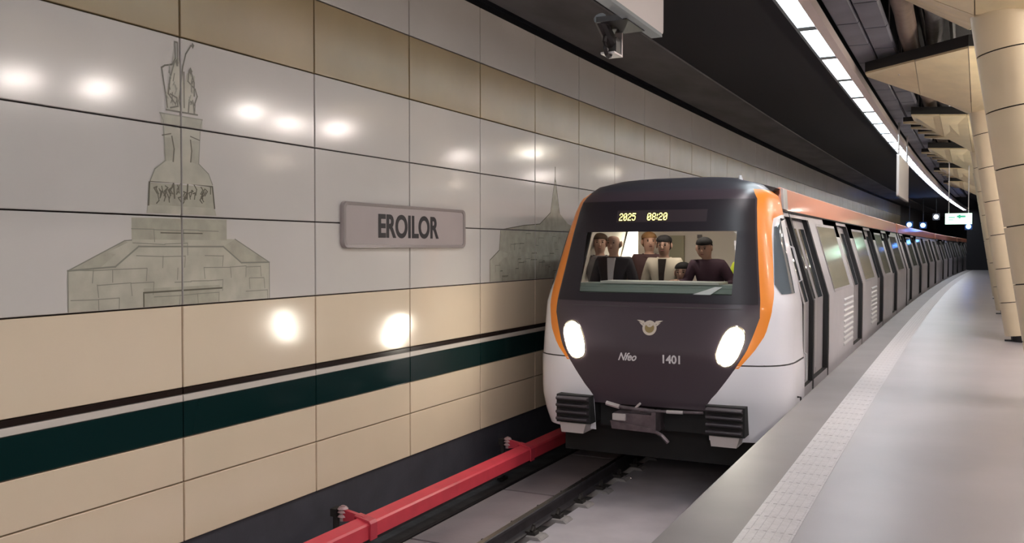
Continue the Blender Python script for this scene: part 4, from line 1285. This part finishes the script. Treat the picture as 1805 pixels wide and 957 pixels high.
    jm = skin_body('jacket', J.v, J.e, [tuple(x * k for x in (r_ if isinstance(r_, tuple) else (r_, r_))) for r_ in J.r])
    jm.materials.append(M[coat]); jo = link('jacket', jm, t)
    if shirt:
        b = MB(); b.prism([V3(-.05, -.10, 1.47), V3(.05, -.10, 1.47), V3(.035, -.128, 1.3), V3(.02, -.135, 1.05), V3(-.02, -.135, 1.05), V3(-.035, -.128, 1.3)], (0, .03, 0)); b.build('shirt_front', shirt, t)
    b = MB(); b.tube([V3(.085 * math.cos(a * PI / 6), .01 - .075 * math.sin(a * PI / 6), 1.475 - .03 * abs(math.sin(a * PI / 6))) for a in range(-3, 10)], .02 * k, 8); b.build('collar', shirt if coat == 'coat_dark' and shirt else coat, jo)
    if vest:
        b = MB(); b.prism([V3(-.19, -.13, 1.42), V3(.19, -.13, 1.42), V3(.18, -.14, .95), V3(-.18, -.14, .95)], (0, .02, 0)); b.build('vest_front', 'vest_yellow', t)
    tm2 = skin_body('trousers', T_.v, T_.e, [tuple(x * k for x in (r_ if isinstance(r_, tuple) else (r_, r_))) for r_ in T_.r])
    tm2.materials.append(M['trousers']); link('trousers', tm2, t)
    for s in (-1, 1):
        b = MB()
        c0 = V3(s * .13, -.47, .43) if seated else V3(s * .12, -.05, .04)
        b.ball(c0 + Vector((0, 0, -.035 * k)), (.048 * k, .125 * k, .08 * k), 12, 6, z0=0.0); b.build('shoe', 'shoe', t)
    return t


person('man in a grey coat at the far left of the cab window', -1.11, 11.08, 1.77, 'coat_grey', 'skin_b', 'hair_brown', turn=.35)
person('balding man in a dark suit with a pale shirt front', -.75, 10.62, 1.76, 'coat_dark', 'skin_b', 'hair_grey', shirt='shirt_light', bald=True)
person('ginger-haired man looking over the shoulder of the man in beige', -.62, 11.62, 1.79, 'coat_check', 'skin_c', 'hair_ginger', turn=.5)
person('dark-haired man in an open beige jacket', -.27, 11.15, 1.74, 'coat_beige', 'skin_b', 'hair_black', shirt='shirt_dark', turn=.1, face_dn=.1)
person('seated black-haired driver low behind the desk', .03, 10.95, 1.79, 'coat_dark', 'skin_b', 'hair_black', seated=True, arms='desk')
person('man in a dark plum jacket leaning on the driving desk', .40, 10.98, 1.71, 'coat_plum', 'skin_a', 'hair_black', lean=-.12, arms='lean', fwd=.12, face_dn=.2)
person('person in a yellow safety vest at the right edge of the cab window', .74, 11.45, 1.68, 'vest_yellow', 'skin_b', 'hair_brown', turn=-.4)
t = thing('driver_seat', 'dark driver seat behind the driving desk', 'seat', TC + .03, 11.0, .05)
b = MB(); b.box(-.24, .24, -.2, .28, .42, .5); b.build('cushion', 'seat_blue', t)
b = MB(); b.prism([(-.22, .28, .5), (.22, .28, .5), (.2, .34, 1.05), (-.2, .34, 1.05)], (0, .06, 0)); b.build('backrest', 'seat_blue', t)
b = MB(); b.tube([(0, .05, 0), (0, .05, .42)], .06, 10); b.box(-.2, .2, -.15, .25, 0, .03); b.build('pedestal', 'black_metal', t)
